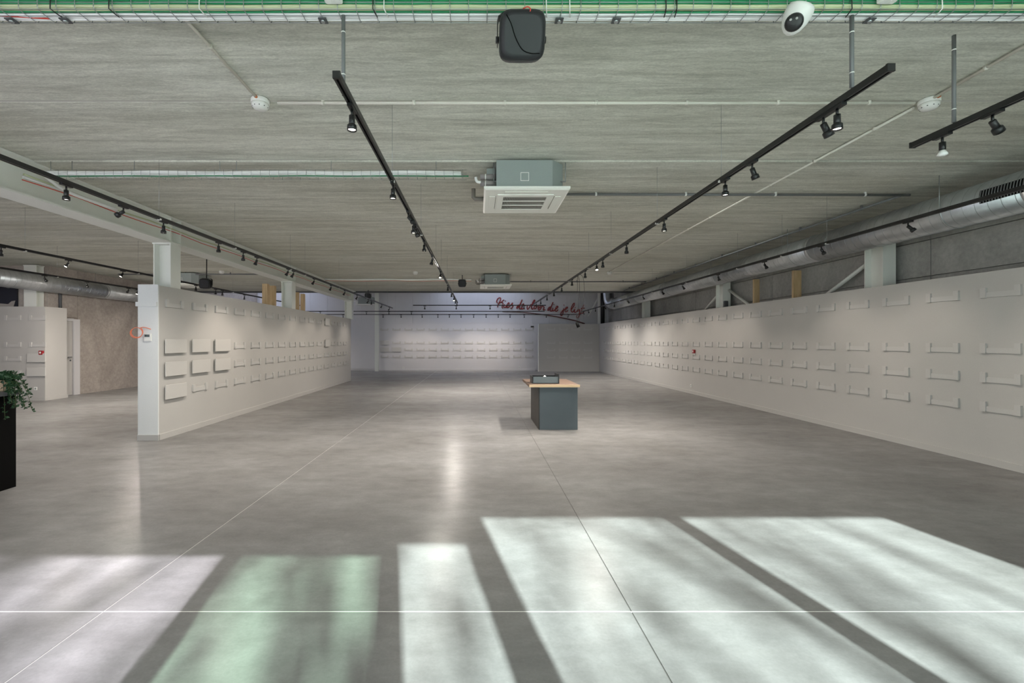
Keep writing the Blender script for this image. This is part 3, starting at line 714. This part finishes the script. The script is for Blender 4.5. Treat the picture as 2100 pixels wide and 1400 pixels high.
# ================================================================== ceiling cassettes
def cassette(cx, y0, label, pipes=True):
    wd = .905; x0, x1 = cx - wd / 2, cx + wd / 2; y1 = y0 + wd; zb = CAM + 1.585
    t = thing('ceiling_cassette', (cx, y0 + wd / 2, zb), label, 'air conditioner', 'ceiling air conditioners')
    c = .13; bx0, bx1, by0, by1 = cx - .32, cx + .405, y0 + .06, y1 - .06; z0, z1 = zb + .035, CEIL - .025
    ring = lambda z: [(bx0, by0, z), (bx1 - c, by0, z), (bx1, by0 + c, z), (bx1, by1 - c, z), (bx1 - c, by1, z), (bx0 + c, by1, z), (bx0, by1 - c, z)]
    body = obj('body', MB().loft([ring(z0), ring(z1)], False), M_ACBODY, t)
    obj('label_frame', MB().box(cx - .065, cx + .025, by0 - .003, by0, z0 + .075, z0 + .081).box(cx - .065, cx + .025, by0 - .003, by0, z0 + .16, z0 + .166)
        .box(cx - .065, cx - .059, by0 - .003, by0, z0 + .081, z0 + .16).box(cx + .019, cx + .025, by0 - .003, by0, z0 + .081, z0 + .16), M_WPLAST, body)
    for sx in (-1, 1):
        for yy in (by0 + .1, by1 - .1):
            obj('hanger_rod', MB().cyl((cx + sx * (.345 if sx < 0 else .43), yy, z0 + .1), (cx + sx * (.345 if sx < 0 else .43), yy, CEIL - .001), .005, n=6).box(cx + sx * (.32 if sx < 0 else .405) - .03, cx + sx * (.32 if sx < 0 else .405) + .03, yy - .015, yy + .015, z0 + .1, z0 + .106), M_ZINC, t)
    # fascia as a ring with a bevel, frame, intake mesh and four louvers
    def rr(i, z): return [(x0 + i, y0 + i, z), (x1 - i, y0 + i, z), (x1 - i, y1 - i, z), (x0 + i, y1 - i, z)]
    fa = obj('fascia', MB().loft([rr(0, zb + .035), rr(0, zb + .012), rr(.018, zb), rr(.25, zb - .002), rr(.255, zb + .012)], False, True), M_ACWHITE, t)
    i = .15
    obj('intake_frame', MB().box(x0 + i, x1 - i, y0 + i, y0 + i + .07, zb - .012, zb - .001).box(x0 + i, x1 - i, y1 - i - .07, y1 - i, zb - .012, zb - .001)
        .box(x0 + i, x0 + i + .065, y0 + i + .07, y1 - i - .07, zb - .012, zb - .001).box(x1 - i - .065, x1 - i, y0 + i + .07, y1 - i - .07, zb - .012, zb - .001), M_ACWHITE, t)
    gx0, gx1, gy0, gy1 = x0 + i + .065, x1 - i - .065, y0 + i + .07, y1 - i - .07
    gm = obj('intake_mesh', MB().box(gx0, gx1, gy0, gy1, zb - .004, zb), M_GRILLE, t)
    for k in (1, 2):
        yy = gy0 + (gy1 - gy0) * k / 3; obj('grille_bar', MB().box(gx0, gx1, yy - .008, yy + .008, zb - .011, zb - .004), M_ACWHITE, gm)
    nb = 48; fm = MB()
    for k in range(nb):
        xx = gx0 + (gx1 - gx0) * (k + .5) / nb; fm.box(xx - .0008, xx + .0008, gy0, gy1, zb - .008, zb - .004)
    fo = obj('grille_fins', fm, M_ACWHITE, gm); fo['kind'] = 'stuff'
    e = .22
    for (a, b, c_, d_) in ((x0 + e, x1 - e, y0 + .06, y0 + .13), (x0 + e, x1 - e, y1 - .13, y1 - .06), (x0 + .06, x0 + .13, y0 + e, y1 - e), (x1 - .13, x1 - .06, y0 + e, y1 - e)):
        lv = obj('louver', MB().cbox(a, b, c_, d_, zb - .007, zb - .0005, .003), M_ACWHITE, t)
        if b - a > d_ - c_: s = MB().box(a, b, (d_ if c_ < y0 + .3 else c_) - .004, (d_ if c_ < y0 + .3 else c_) + .004, zb - .004, zb - .0005)
        else: s = MB().box((b if a < cx else a) - .004, (b if a < cx else a) + .004, c_, d_, zb - .004, zb - .0005)
        obj('air_slot', s, M_GRILLE, lv)
    obj('service_box', MB().cbox(bx0 - .1, bx0 - .005, by0 + .16, by0 + .4, z0 + .14, z0 + .27, .004), M_ACBODY, t)
    if pipes:
        for zz, yy in ((z0 + .16, by0 + .12), (z0 + .09, by0 + .12)):
            p = obj('insulated_pipe', MB().cyl((bx0 - .17, yy, zz), (bx0 - .01, yy, zz), .031, n=12), mat('grey_pipe_lagging', (.27, .25, .25), .7), t)
            obj('pipe_tie', MB().cyl((bx0 - .12, yy, zz), (bx0 - .11, yy, zz), .033, n=12), M_WPLAST, p)
        obj('pipe_bend', MB().tube(spline([(bx0 - .22, by0 + .1, z0 + .15), (bx0 - .215, by0 + .1, z0 + .12), (bx0 - .2, by0 + .1, z0 + .1), (bx0 - .165, by0 + .1, z0 + .095)], 4), .015, 10), M_PIPEWRAP, t)
        obj('drain_pipe', MB().tube([(bx0 - .02, y0 + .75, z0 + .10), (bx0 - .23, y0 + .75, z0 + .10), (bx0 - .25, y0 + .75, z0 + .12), (bx0 - .25, y0 + .75, z0 + .22)], .026, 10), M_DRAIN, t)
    obj('sensor_plate', MB().box(bx1 - .004, bx1 + .003, by0 + .22, by0 + .32, z0 + .07, z0 + .17), M_DGREY, t)
    return t
cassette(.517, 4.76, 'big white four-way ceiling cassette with a grey green body in the middle')
cassette(.517, 13.0, 'small distant ceiling cassette hanging before the back wall', True)
cassette(-8.35, 12.75, 'dim ceiling cassette in the left hall beyond the steel column', True)

# ================================================================== second cable tray and service runs
t2z = CAM + 1.765
t2 = thing('wire_cable_tray', (-2.3, 4.9, t2z), 'narrow wire tray of white pipes from the beam to the near cassette', 'cable tray')
for y, z in ((4.88, t2z), (4.88, t2z + .035), (4.88, t2z + .07), (4.98, t2z), (4.98, t2z + .06)):
    obj('long_wire', MB().cyl((-4.55, y, z), (-.12, y, z), .002, n=5), M_ZINC, t2)
cw = None
for k in range(45):
    x = -4.5 + .0985 * k
    if cw is None:
        cw = obj('cross_wire', MB().tube([(0, 4.878, t2z + .072), (0, 4.878, t2z + .008), (0, 4.884, t2z - .003), (0, 4.976, t2z - .003), (0, 4.982, t2z + .06)], .002, 5), M_ZINC)
        cw.parent = t2; cw.location = (x + 2.3, -4.9, -t2z)
    else:
        c = cw.copy(); COL.objects.link(c); c.parent = t2; c.location = (x + 2.3, -4.9, -t2z)
for x in (-4.6, -4.37, -3.7, -2.78, -2.6, -1.58, -.45):
    obj('hanger_rod', MB().cyl((x, 4.9, t2z + .02), (x, 4.9, CEIL - .001), .0035, n=6), M_ZINC, t2)
for dy, dz, r, lb_ in ((.024, .044, .024, 'upper'), (.072, .036, .022, 'rear')):
    pts = [(-4.68 + .3 * k, 4.88 + dy + .004 * math.sin(k * 2.1 + dy * 90), t2z + dz + .004 * math.sin(k * 1.4 + dz * 50)) for k in range(16)]
    tag(obj('insulated_pipe', MB().tube(spline(pts, 3), r, 10), M_PIPEWRAP), 'thick white insulated pipe in the narrow tray, the %s one' % lb_, 'pipe', 'white pipes in the narrow tray')
pts = [(-4.6 + .3 * k, 4.9 + .006 * math.sin(k * 1.9), t2z + .009) for k in range(16)]
tag(obj('cable', MB().tube(spline(pts, 3), .0075, 8), M_GREEN), 'green cable along the underside of the narrow tray of white pipes', 'cable')
tag(obj('insulated_pipe', MB().tube(spline([(-4.67, 4.9, t2z + .04), (-4.73, 5.0, t2z + .03), (-4.76, 5.3, CAM + 1.73), (-4.765, 6, CAM + 1.73)], 5), .02, 10), M_PIPEWRAP), 'white pipe end bending off the narrow tray along the steel beam', 'pipe')
for m, dz, cn in ((M_WCABLE, .0, 'white'), (M_OLIVE, .022, 'pale olive'), (M_RED, -.022, 'red')):
    pts = [(-4.80 + .008 * math.sin(k * 1.3 + dz * 80), 4.8 + .62 * k, CAM + 1.73 + dz + .012 * math.sin(k * 2.2 + dz * 30)) for k in range(21)]
    tag(obj('cable', MB().tube(spline(pts, 2), .0055 if cn == 'red' else .010, 6), m), '%s cable clipped along the web of the pale steel beam' % cn, 'cable')
for m, r, dz, cn in ((M_PIPEWRAP, .022, 0, 'white'), (M_RED, .012, -.035, 'red'), (M_CREAM, .012, -.03, 'cream')):
    pts = [(-4.7 + .5 * k, 14.0 + (.03 if cn == 'red' else 0), CEIL - .05 + dz + .006 * math.sin(k * 1.7 + r * 99)) for k in range(10)]
    tag(obj('service_pipe', MB().tube(spline(pts, 3), r, 8), m), '%s service line crossing the far ceiling to the distant cassette' % cn, 'pipe', 'far service lines')

# ================================================================== spiral ducts
def duct(cx, cz, y0, y1, r, label, pitch=.125):
    t = thing('spiral_duct', (cx, (y0 + y1) / 2, cz), label, 'air duct', 'round spiral air ducts')
    n = 36
    y = y0
    while y < y1 - .01:
        e = min(y + 3.0, y1)
        obj('duct_section', MB().tube([(cx, y, cz), (cx, e, cz)], r, n), M_DUCT, t)
        obj('coupling', MB().tube([(cx, e - .03, cz), (cx, e - .02, cz), (cx, e + .02, cz), (cx, e + .03, cz)], [r, r + .008, r + .008, r], n, False), M_DUCT, t)
        y = e
    turns = (y1 - y0) / pitch; k = 24
    prev = None; P = []
    for i in range(int(turns * k) + 1):
        a = 2 * PI * i / k; P.append((cx + r * math.cos(a), y0 + pitch * i / k, cz + r * math.sin(a)))
    obj('spiral_seam', MB().tube(P, .0035, 4), M_ZINC, t)
    y = y0 + 1.2
    while y < y1:
        obj('hanger_rod', MB().cyl((cx - r - .01, y, cz), (cx - r - .01, y, CEIL - .001), .004, n=6), M_ZINC, t)
        obj('hanger_strap', MB().tube([(cx + (r + .004) * math.cos(a), y, cz + (r + .004) * math.sin(a)) for a in [PI + PI * q / 16 for q in range(17)]], .006, 4), M_ZINC, t); y += 2.6
    return t
dt = duct(5.6, CAM + 1.53, 1.5, 18.7, .215, 'large galvanised spiral duct running back above the right display wall')
# air grille on the duct
gc = math.radians(198); r = .215
for (y0, y1) in ((4.05, 4.88),):
    def gp(a, y, rr_): return (5.6 + rr_ * math.cos(a), y, CAM + 1.53 + rr_ * math.sin(a))
    a0, a1 = math.radians(160), math.radians(196)
    fr = MB()
    gr_ = obj('air_grille', MB().loft([[gp(a0 + (a1 - a0) * k / 6, y, r + .004) for k in range(7)] + [gp(a1 - (a1 - a0) * k / 6, y, r + .012) for k in range(7)] for y in (y0, y1)], False), M_BLACKM, dt)
    ns = 30
    for k in range(ns):
        y = y0 + (y1 - y0) * (k + .5) / ns
        obj('slat', MB().loft([[gp(a, yy, rr_) for yy, rr_ in ((y - .004, r + .012), (y + .004, r + .012), (y + .004, r + .02), (y - .004, r + .02))] for a in (a0, (a0 + a1) / 2, a1)], False), M_GREYPVC, gr_)
obj('end_elbow', MB().tube(spline([(5.6, 18.7, CAM + 1.53), (5.55, 18.95, CAM + 1.56), (5.5, 19.1, CAM + 1.72), (5.48, 19.15, CAM + 2.2)], 5), .21, 24), M_DUCT, dt)
dt2 = duct(-10.72, CAM + 1.42, 4.0, 18.0, .2, 'galvanised spiral duct along the concrete wall in the left hall')
tag(obj('downpipe', MB().cyl((6.12, 22.3, PART_TOP), (6.12, 22.3, ZV - .02), .09, n=16), M_BLACK), 'thick black downpipe in the far right corner above the display walls', 'pipe')
tag(obj('corner_post', MB().box(5.88, 5.98, 22.25, 22.35, PART_TOP - .1, ZV - .02), M_WPLAST), 'slim white post beside the black downpipe in the far corner', 'post')
tag(obj('diagonal_brace', MB().tube([(5.5, 22.86, 2.7), (5.93, 22.35, 3.6)], .05, 4), M_STEEL), 'pale diagonal brace in the far corner next to the red lettering', 'brace')
tag(obj('wall_pipe', MB().cyl((-11.06, 12.05, 2.3), (-11.06, 12.05, 2.95), .035, n=8), M_DGREY), 'short dark pipe on the concrete wall above the narrow door', 'pipe')

# poster above the corner wall
t = thing('poster', (-12.3, 11.7, 2.35), 'dark framed poster above the corner display wall in the left hall', 'poster')
obj('print', MB().box(-13.2, -11.86, 11.71, 11.74, 2.35, 2.95), M_NIGHT, t)
obj('pale_motif', MB().loft([[(-12.6, yy, 2.36), (-11.95, yy, 2.36), (-11.90, yy, 2.52), (-12.0, yy, 2.50), (-12.08, yy, 2.43), (-12.6, yy, 2.47)] for yy in (11.7, 11.709)], False), M_POSTERL, t)

# ================================================================== red script lettering
YS = YB - .03
def ps(px, py): return ((px - CX) / F * YS, YS, CAM - (py - CY) / F * YS)
def q2(pts): return [ps(1000 + x / 20, 600 + y / 20) for x, y in pts]
def q3(pts): return [ps(1100 + x / 20, 600 + y / 20) for x, y in pts]
K = [q2(s) for s in ([(410, 405), (375, 390), (370, 340), (400, 270), (450, 220), (500, 205), (535, 225), (530, 290), (500, 360), (460, 440), (430, 510), (405, 590)], [(665, 285), (600, 350), (540, 390), (480, 420), (430, 460)], [(540, 390), (600, 395), (630, 430), (625, 490), (600, 550), (595, 600), (625, 640)])]
letters = [K,
 [q2([(695, 470), (675, 530), (665, 580), (690, 605), (740, 585), (780, 530)])],
 [q2([(780, 540), (840, 520), (880, 470), (880, 420), (850, 415), (810, 470), (785, 540), (790, 600), (830, 610), (880, 580)])],
 [q2([(880, 580), (950, 500), (1015, 420), (1020, 440), (1010, 500), (1030, 550), (1010, 610), (970, 640), (940, 625)]), q2([(1025, 548), (1065, 550)])],
 [q2([(1290, 500), (1250, 510), (1205, 570), (1190, 630), (1220, 630), (1270, 560), (1330, 460), (1385, 340), (1410, 290), (1400, 340), (1350, 460), (1310, 570), (1300, 640), (1330, 670), (1370, 640)])],
 [q2([(1370, 640), (1400, 560), (1450, 540), (1485, 490), (1475, 460), (1440, 470), (1400, 540), (1385, 610), (1400, 660), (1440, 660), (1490, 620)])],
 [q2([(1630, 500), (1620, 560), (1620, 640), (1640, 680), (1690, 630), (1740, 550), (1775, 480), (1770, 460)])],
 [q2([(1780, 480), (1800, 560), (1850, 470), (1910, 380), (1940, 320), (1920, 300), (1880, 340), (1830, 450), (1800, 560), (1800, 640), (1830, 675), (1880, 650)])],
 [q2([(1960, 530), (1920, 560), (1900, 620), (1930, 660), (1980, 640), (2010, 580), (2000, 540), (1965, 530), (2010, 555), (2080, 535)])],
 [q3([(80, 640), (150, 600), (185, 540), (170, 500), (130, 520), (80, 600), (70, 670), (100, 710), (150, 690), (200, 620), (240, 550)])],
 [q3([(240, 550), (265, 530), (275, 560), (310, 580), (310, 620), (285, 670), (285, 710), (330, 700), (365, 690)])],
 [q3([(580, 590), (540, 590), (490, 640), (465, 710), (490, 725), (530, 680), (590, 590), (640, 490), (680, 390), (660, 450), (610, 570), (575, 680), (575, 740), (610, 760), (650, 720), (680, 620)])],
 [q3([(680, 620), (665, 680), (670, 735), (710, 740), (760, 690)])],
 [q3([(770, 690), (840, 640), (880, 590), (870, 555), (830, 570), (785, 650), (775, 720), (800, 765), (840, 750), (890, 690)])],
 [q3([(1120, 640), (1110, 700), (1100, 790), (1080, 880), (1040, 935), (1000, 920), (1000, 850), (1040, 780), (1110, 710), (1170, 690)])],
 [q3([(1170, 690), (1240, 660), (1280, 610), (1270, 590), (1220, 610), (1180, 680), (1175, 750), (1210, 790), (1260, 760), (1300, 730)])],
 [q3([(1430, 700), (1500, 600), (1550, 510), (1560, 440), (1540, 435), (1490, 490), (1440, 600), (1425, 700), (1440, 770), (1475, 795), (1530, 760), (1560, 690)])],
 [q3([(1575, 670), (1560, 740), (1570, 800), (1610, 800), (1660, 740)])],
 [q3([(1770, 680), (1720, 690), (1680, 740), (1690, 770), (1725, 750), (1770, 690), (1775, 760), (1770, 850), (1755, 940), (1710, 1025), (1660, 1020), (1655, 960), (1690, 900), (1760, 860), (1830, 845)])],
 [q3([(1940, 495), (1910, 580), (1870, 700), (1850, 790), (1860, 840), (1900, 840), (1960, 770)]), q3([(1830, 650), (1900, 630), (1980, 630)])]]
sg = thing('wall_lettering', (2.8, YS, CAM + 1.6), 'red handwritten lettering reading Kies de vloer die je ligt high on the back wall', 'sign')
for strokes in letters:
    mb = MB()
    for s in strokes: mb.tube(spline(s, 5), .024, 8)
    obj('letter', mb, M_SIGNRED, sg)
for c in ((1000 + 728 / 20, 600 + 345 / 20), (1100 + 720 / 20, 600 + 490 / 20), (1100 + 1130 / 20, 600 + 510 / 20), (1100 + 1590 / 20, 600 + 610 / 20)):
    p = ps(*c); obj('letter_dot', MB().cyl((p[0], YS - .02, p[2]), (p[0], YS + .02, p[2]), .022, n=10), M_SIGNRED, sg)
sw = [(440, 430), (600, 430), (780, 437), (1000, 460), (1250, 490), (1500, 535), (1750, 590), (1920, 645)]
P = spline([ps(980 + x / 8.75, 590 + y / 8.75) for x, y in sw], 6)
obj('underline_swoosh', MB().tube(P, [.012 + .022 * k / len(P) for k in range(len(P))], 8), M_SWOOSH, sg)

# ================================================================== furniture
t = thing('island_counter', (1.34, 8.1, 0), 'grey laminate island counter with a brown wood top in mid floor', 'counter')
obj('cabinet', MB().box(1.03, 1.66, 7.60, 8.66, 0, .70), M_CABINET, t)
obj('side_panel', MB().box(1.014, 1.03, 7.592, 8.70, 0, .715), mat('dark_brown_black_panel', (.035, .03, .026), .5), t)
obj('front_panel', MB().cbox(1.03, 1.664, 7.584, 7.6, 0, .715, .003), M_CABINET, t)
tp = obj('top', MB().box(.852, 1.68, 7.515, 8.68, .716, .757), M_TOPWOOD, t)
obj('ply_edge', MB().box(.85, 1.684, 7.505, 7.515, .716, .757), M_PLY, tp)
t = thing('open_tray', (1.17, 7.85, .757), 'black open box tray with a raised end on the island counter', 'tray')
tx0, tx1, tY0, tY1, tz0 = .935, 1.36, 7.70, 8.05, .757
obj('tray_base', MB().box(tx0, tx1, tY0, tY1, tz0, tz0 + .014), M_BLACK, t)
obj('front_panel', MB().box(tx0 + .005, tx1, tY0 + .002, tY0 + .014, tz0 + .014, tz0 + .118), M_TRAYGREY, t)
obj('rear_panel', MB().box(tx0, tx1, tY1 - .014, tY1, tz0 + .014, tz0 + .118), M_BLACK, t)
obj('end_panel', MB().box(tx0 - .012, tx0, tY0, tY1, tz0, tz0 + .124), M_BLACK, t)
obj('raised_end_panel', MB().box(tx1, tx1 + .016, tY0 - .01, tY1 + .01, tz0, tz0 + .165), M_BLACK, t)
t = obj('white_cone', MB().lathe([(.045, 0), (.044, .06), (.035, .085), (.012, .108), (.004, .116)], (1.155, 7.86, tz0 + .0145), 18), M_WPLAST)
tag(t, 'small white domed object standing inside the black tray', 'container')

# black reception counter at the left edge and trailing plant
t = thing('reception_counter', (-5.2, 3.6, 0), 'black reception counter with a grey top at the left edge', 'counter')
obj('body', MB().box(-5.55, -4.70, 2.3, 4.63, 0, .935), M_BLACKM, t)
obj('top', MB().box(-5.60, -4.665, 2.25, 4.655, .937, .977), M_DGREY, t)
pt = (-4.785, 4.575, .977)
t = thing('trailing_plant', pt, 'trailing green plant in a pink gold pot on the black counter', 'potted plant')
obj('pot', MB().lathe([(.055, 0), (.062, .01), (.066, .08), (.064, .11), (.056, .11), (.054, .09), (.02, .085)], pt, 14), M_POT, t)
obj('soil', MB().lathe([(.05, .092), (.045, .1), (.01, .102)], pt, 12), M_STEM, t)
rs = random.Random(5); stems = []; lf = MB()
sm = MB()
for k in range(34):
    a = rs.uniform(-2.4, 1.2); reach = rs.uniform(.05, .19); dropz = rs.choice([.05, .1, .18, .28, .36]) * rs.uniform(.6, 1.1)
    if k < 12: a = rs.uniform(-PI, PI); dropz = rs.uniform(-.05, .03); reach = rs.uniform(.06, .15)
    dirv = Vector((math.cos(a), math.sin(a), 0))
    if pt[0] + dirv.x * reach < -4.67 and dropz > .09: dirv = Vector((1, rs.uniform(-.8, .5), 0)).normalized(); reach = rs.uniform(.11, .2)
    p0 = Vector(pt) + Vector((0, 0, .10))
    P = spline([p0, p0 + dirv * reach * .5 + Vector((0, 0, rs.uniform(.03, .085))), p0 + dirv * reach + Vector((0, 0, -max(0, dropz) * .35 - (0 if dropz > 0 else dropz))), p0 + dirv * reach * 1.12 + Vector((rs.uniform(-.01, .02), rs.uniform(-.02, .02), -dropz))], 6)
    sm.tube(P, .0022, 4)
    for j in range(3, len(P)):
        for _ in range(2):
            nrm = Vector((rs.uniform(-1, 1), rs.uniform(-1, 1), rs.uniform(-.6, .9))).normalized()
            side = nrm.orthogonal().normalized(); ln = rs.uniform(.024, .042); wd = ln * .34
            b = Vector(P[j]); q = len(lf.v); up = side.cross(nrm) * ln * .12
            lf.v += [tuple(b), tuple(b + nrm * ln * .45 + side * wd + up), tuple(b + nrm * ln), tuple(b + nrm * ln * .45 - side * wd + up)]
            lf.face((q, q + 1, q + 2)); lf.face((q, q + 2, q + 3))
obj('stems', sm, M_STEM, t); o = obj('foliage', lf, M_LEAF, t); o['kind'] = 'stuff'

# ================================================================== small wall fittings
t = thing('thermostat', (-4.93, PY0, 1.5), 'white thermostat with a dark display on the partition end', 'thermostat')
x0 = (297 - CX) / F * PY0; x1 = (311.5 - CX) / F * PY0; z1 = CAM - (683.5 - CY) / F * PY0; z0 = CAM - (699.5 - CY) / F * PY0
obj('housing', MB().cbox(x0, x1, PY0 - .02, PY0, z0, z1, .004), M_WPLAST, t)
obj('display', MB().box(x0 + .012, x1 - .022, PY0 - .0225, PY0 - .0195, z1 - .052, z1 - .016), M_SCREEN, t)
for k in range(3): obj('button', MB().box(x0 + .014 + .027 * k, x0 + .032 + .027 * k, PY0 - .022, PY0 - .0195, z0 + .018, z0 + .028), M_ACWHITE, t)
cc = Vector(((279 - CX) / F * 6.7, 6.7, CAM - (683 - CY) / F * 6.7))
P = []
for k in range(48):
    a = 2 * PI * k / 26 + 2.2; P.append((cc.x + .088 * math.cos(a) * (1 - .0015 * k), cc.y + .0006 * k, cc.z + .075 * math.sin(a) + .0004 * k))
P += [(cc.x + .06, PY0 - .012, cc.z + .09), (cc.x + .10, PY0 - .012, cc.z + .085), (cc.x + .17, PY0 - .004, cc.z + .06)]
tag(obj('cable_coil', MB().tube(P, .0052, 6), M_ORANGE), 'orange cable coil hanging off the edge of the partition end', 'cable')
def alarm(loc, rot, label):
    t = thing('fire_alarm_button', loc, label, 'alarm', 'red fire alarm buttons'); t.rotation_euler = (0, 0, rot)
    obj('housing', MB().cbox(-.05, .05, -.05, 0, -.05, .05, .006), M_ALARM, t, True)
    obj('glass', MB().box(-.028, .02, -.052, -.049, -.02, .026), M_WPLAST, t, True)
    obj('cover', MB().box(.0, .04, -.03, 0, -.09, -.055), M_WPLAST, t, True)
alarm((xr(12.6), 12.6, 1.19), -PI / 2, 'red fire alarm button on the long right display wall')
alarm((-10.82, 11.3, 1.19), 0, 'red fire alarm button at the corner of the left hall wall')
def socket(loc, rot, label):
    t = thing('wall_socket', loc, label, 'socket', 'white wall sockets'); t.rotation_euler = (0, 0, rot)
    obj('plate', MB().cbox(-.04, .04, -.012, 0, -.04, .04, .003), M_WPLAST, t, True)
    obj('recess', MB().lathe([(.02, -.002), (.02, .0), (.018, .001)], n=12).xf(Matrix.Translation((0, -.0125, 0)) @ Matrix.Rotation(PI / 2, 4, 'X')), M_ACBODY, t, True)
socket(((827 - CX) / F * YB, YB, CAM - (754 - CY) / F * YB), 0, 'white wall socket low on the back wall towards the slim post')
socket(((1065 - CX) / F * YB, YB, CAM - (753 - CY) / F * YB), 0, 'white wall socket low on the back wall near the return wall')
socket((xr(12.8), 12.8, .22), -PI / 2, 'white wall socket low on the right display wall below the red alarm')
socket((-10.98, 11.3, .3), 0, 'white wall socket low on the left hall corner wall')
t = thing('wall_sensor', (2.72, YB, CAM + .72), 'small black sensor on the back wall beside the white edge trim', 'sensor')
obj('housing', MB().cbox(2.66, 2.72, YB - .05, YB, CAM + .69, CAM + .76, .006).cbox(2.74, 2.80, YB - .05, YB, CAM + .69, CAM + .76, .006).box(2.72, 2.74, YB - .03, YB, CAM + .71, CAM + .74), M_BLACK, t)
# grey indoor unit high on the far wall
ux0, ux1 = (735 - CX) / F * 22.5, (766 - CX) / F * 22.5; uz1, uz0 = CAM + 90 / F * 22.5, CAM + 74 / F * 22.5
t = thing('wall_air_unit', ((ux0 + ux1) / 2, 22.6, uz0), 'grey box unit with a white rim on the far wall by the slim column', 'air unit')
obj('casing', MB().cbox(ux0, ux1, 22.45, 22.88, uz0 + .05, uz1, .01), M_ACBODY, t)
obj('rim', MB().box(ux0 - .12, ux1 + .05, 22.43, 22.88, uz0, uz0 + .05).box(ux0 - .12, ux0 - .01, 22.45, 22.88, uz0 + .05, uz0 + .18), M_WPLAST, t)
# loose leads hanging from the right track
hx, hy = 1.99, 9.05
t = thing('hanging_lead', (hx, hy, CAM + .34), 'black plug on looped leads hanging from the right ceiling track', 'cable')
for dx, dy in ((-.01, .0), (.03, .02), (.10, -.05)):
    obj('lead', MB().tube(spline([(hx, hy + dy * 3, TRK + .01), (hx + dx, hy + dy, TRK - .08), (hx + dx * 1.1, hy + dy, CAM + .8), (hx + dx * .4 - .02, hy, CAM + .36)], 6), .004, 5), M_BLACK, t)
obj('plug', MB().tube([(hx - .03, hy, CAM + .37), (hx - .015, hy, CAM + .33), (hx + .015, hy, CAM + .275)], [.018, .028, .034], 10), M_BLACKM, t)

# ================================================================== bare trees outside the glazing (they throw the dappled shade)
def tree(x, y, h, seed, label):
    rs = random.Random(seed); tr = thing('bare_tree', (x, y, -.06), label, 'tree', 'bare trees outside the glazing')
    trunk = MB(); br = MB()
    P = [Vector((x, y, -.06))]
    for k in range(1, 9): P.append(Vector((x + rs.uniform(-.12, .12) * k * .4, y + rs.uniform(-.12, .12) * k * .4, h * k / 8)))
    trunk.tube(P, [h * .016 * (1 - .11 * k) for k in range(9)], 8)
    def grow(p, d_, ln, r, depth):
        pts = [p]; q = p.copy(); dd = d_.copy()
        for k in range(4):
            dd = (dd + Vector((rs.uniform(-.22, .22), rs.uniform(-.22, .22), rs.uniform(-.05, .25)))).normalized(); q = q + dd * ln / 4; pts.append(q.copy())
        br.tube(pts, [r, r * .85, r * .7, r * .55, r * .35], 5, False)
        if depth:
            for k in range(rs.choice((2, 3, 4))):
                i = rs.choice((1, 2, 3, 4)); nd = (dd + Vector((rs.uniform(-.8, .8), rs.uniform(-.8, .8), rs.uniform(-.2, .6)))).normalized()
                grow(pts[i], nd, ln * rs.uniform(.5, .75), r * .5, depth - 1)
    for k in range(3, 9):
        for j in range(3):
            a = rs.uniform(0, 2 * PI); grow(P[k] * .5 + P[k - 1] * .5 if j % 2 else P[k], Vector((math.cos(a), math.sin(a), rs.uniform(.9, 2.2))).normalized(), h * .30 * (1.25 - k * .08), h * .0042, 2)
    obj('trunk', trunk, M_BARK, tr); obj('branches', br, M_BARK, tr)
tree(1.9, -12.2, 12.5, 3, 'bare tree outside opposite the green tinted door')
tree(4.9, -13.5, 13.5, 11, 'bare tree outside opposite the two tall panes')
tree(-1.6, -14.0, 13.0, 31, 'added bare tree outside shading the panes before the long partition')  # extra unseen tree, added to dim the left sun patch
tree(.6, -15.5, 14.5, 23, 'bare tree outside opposite the wide dimmed pane')
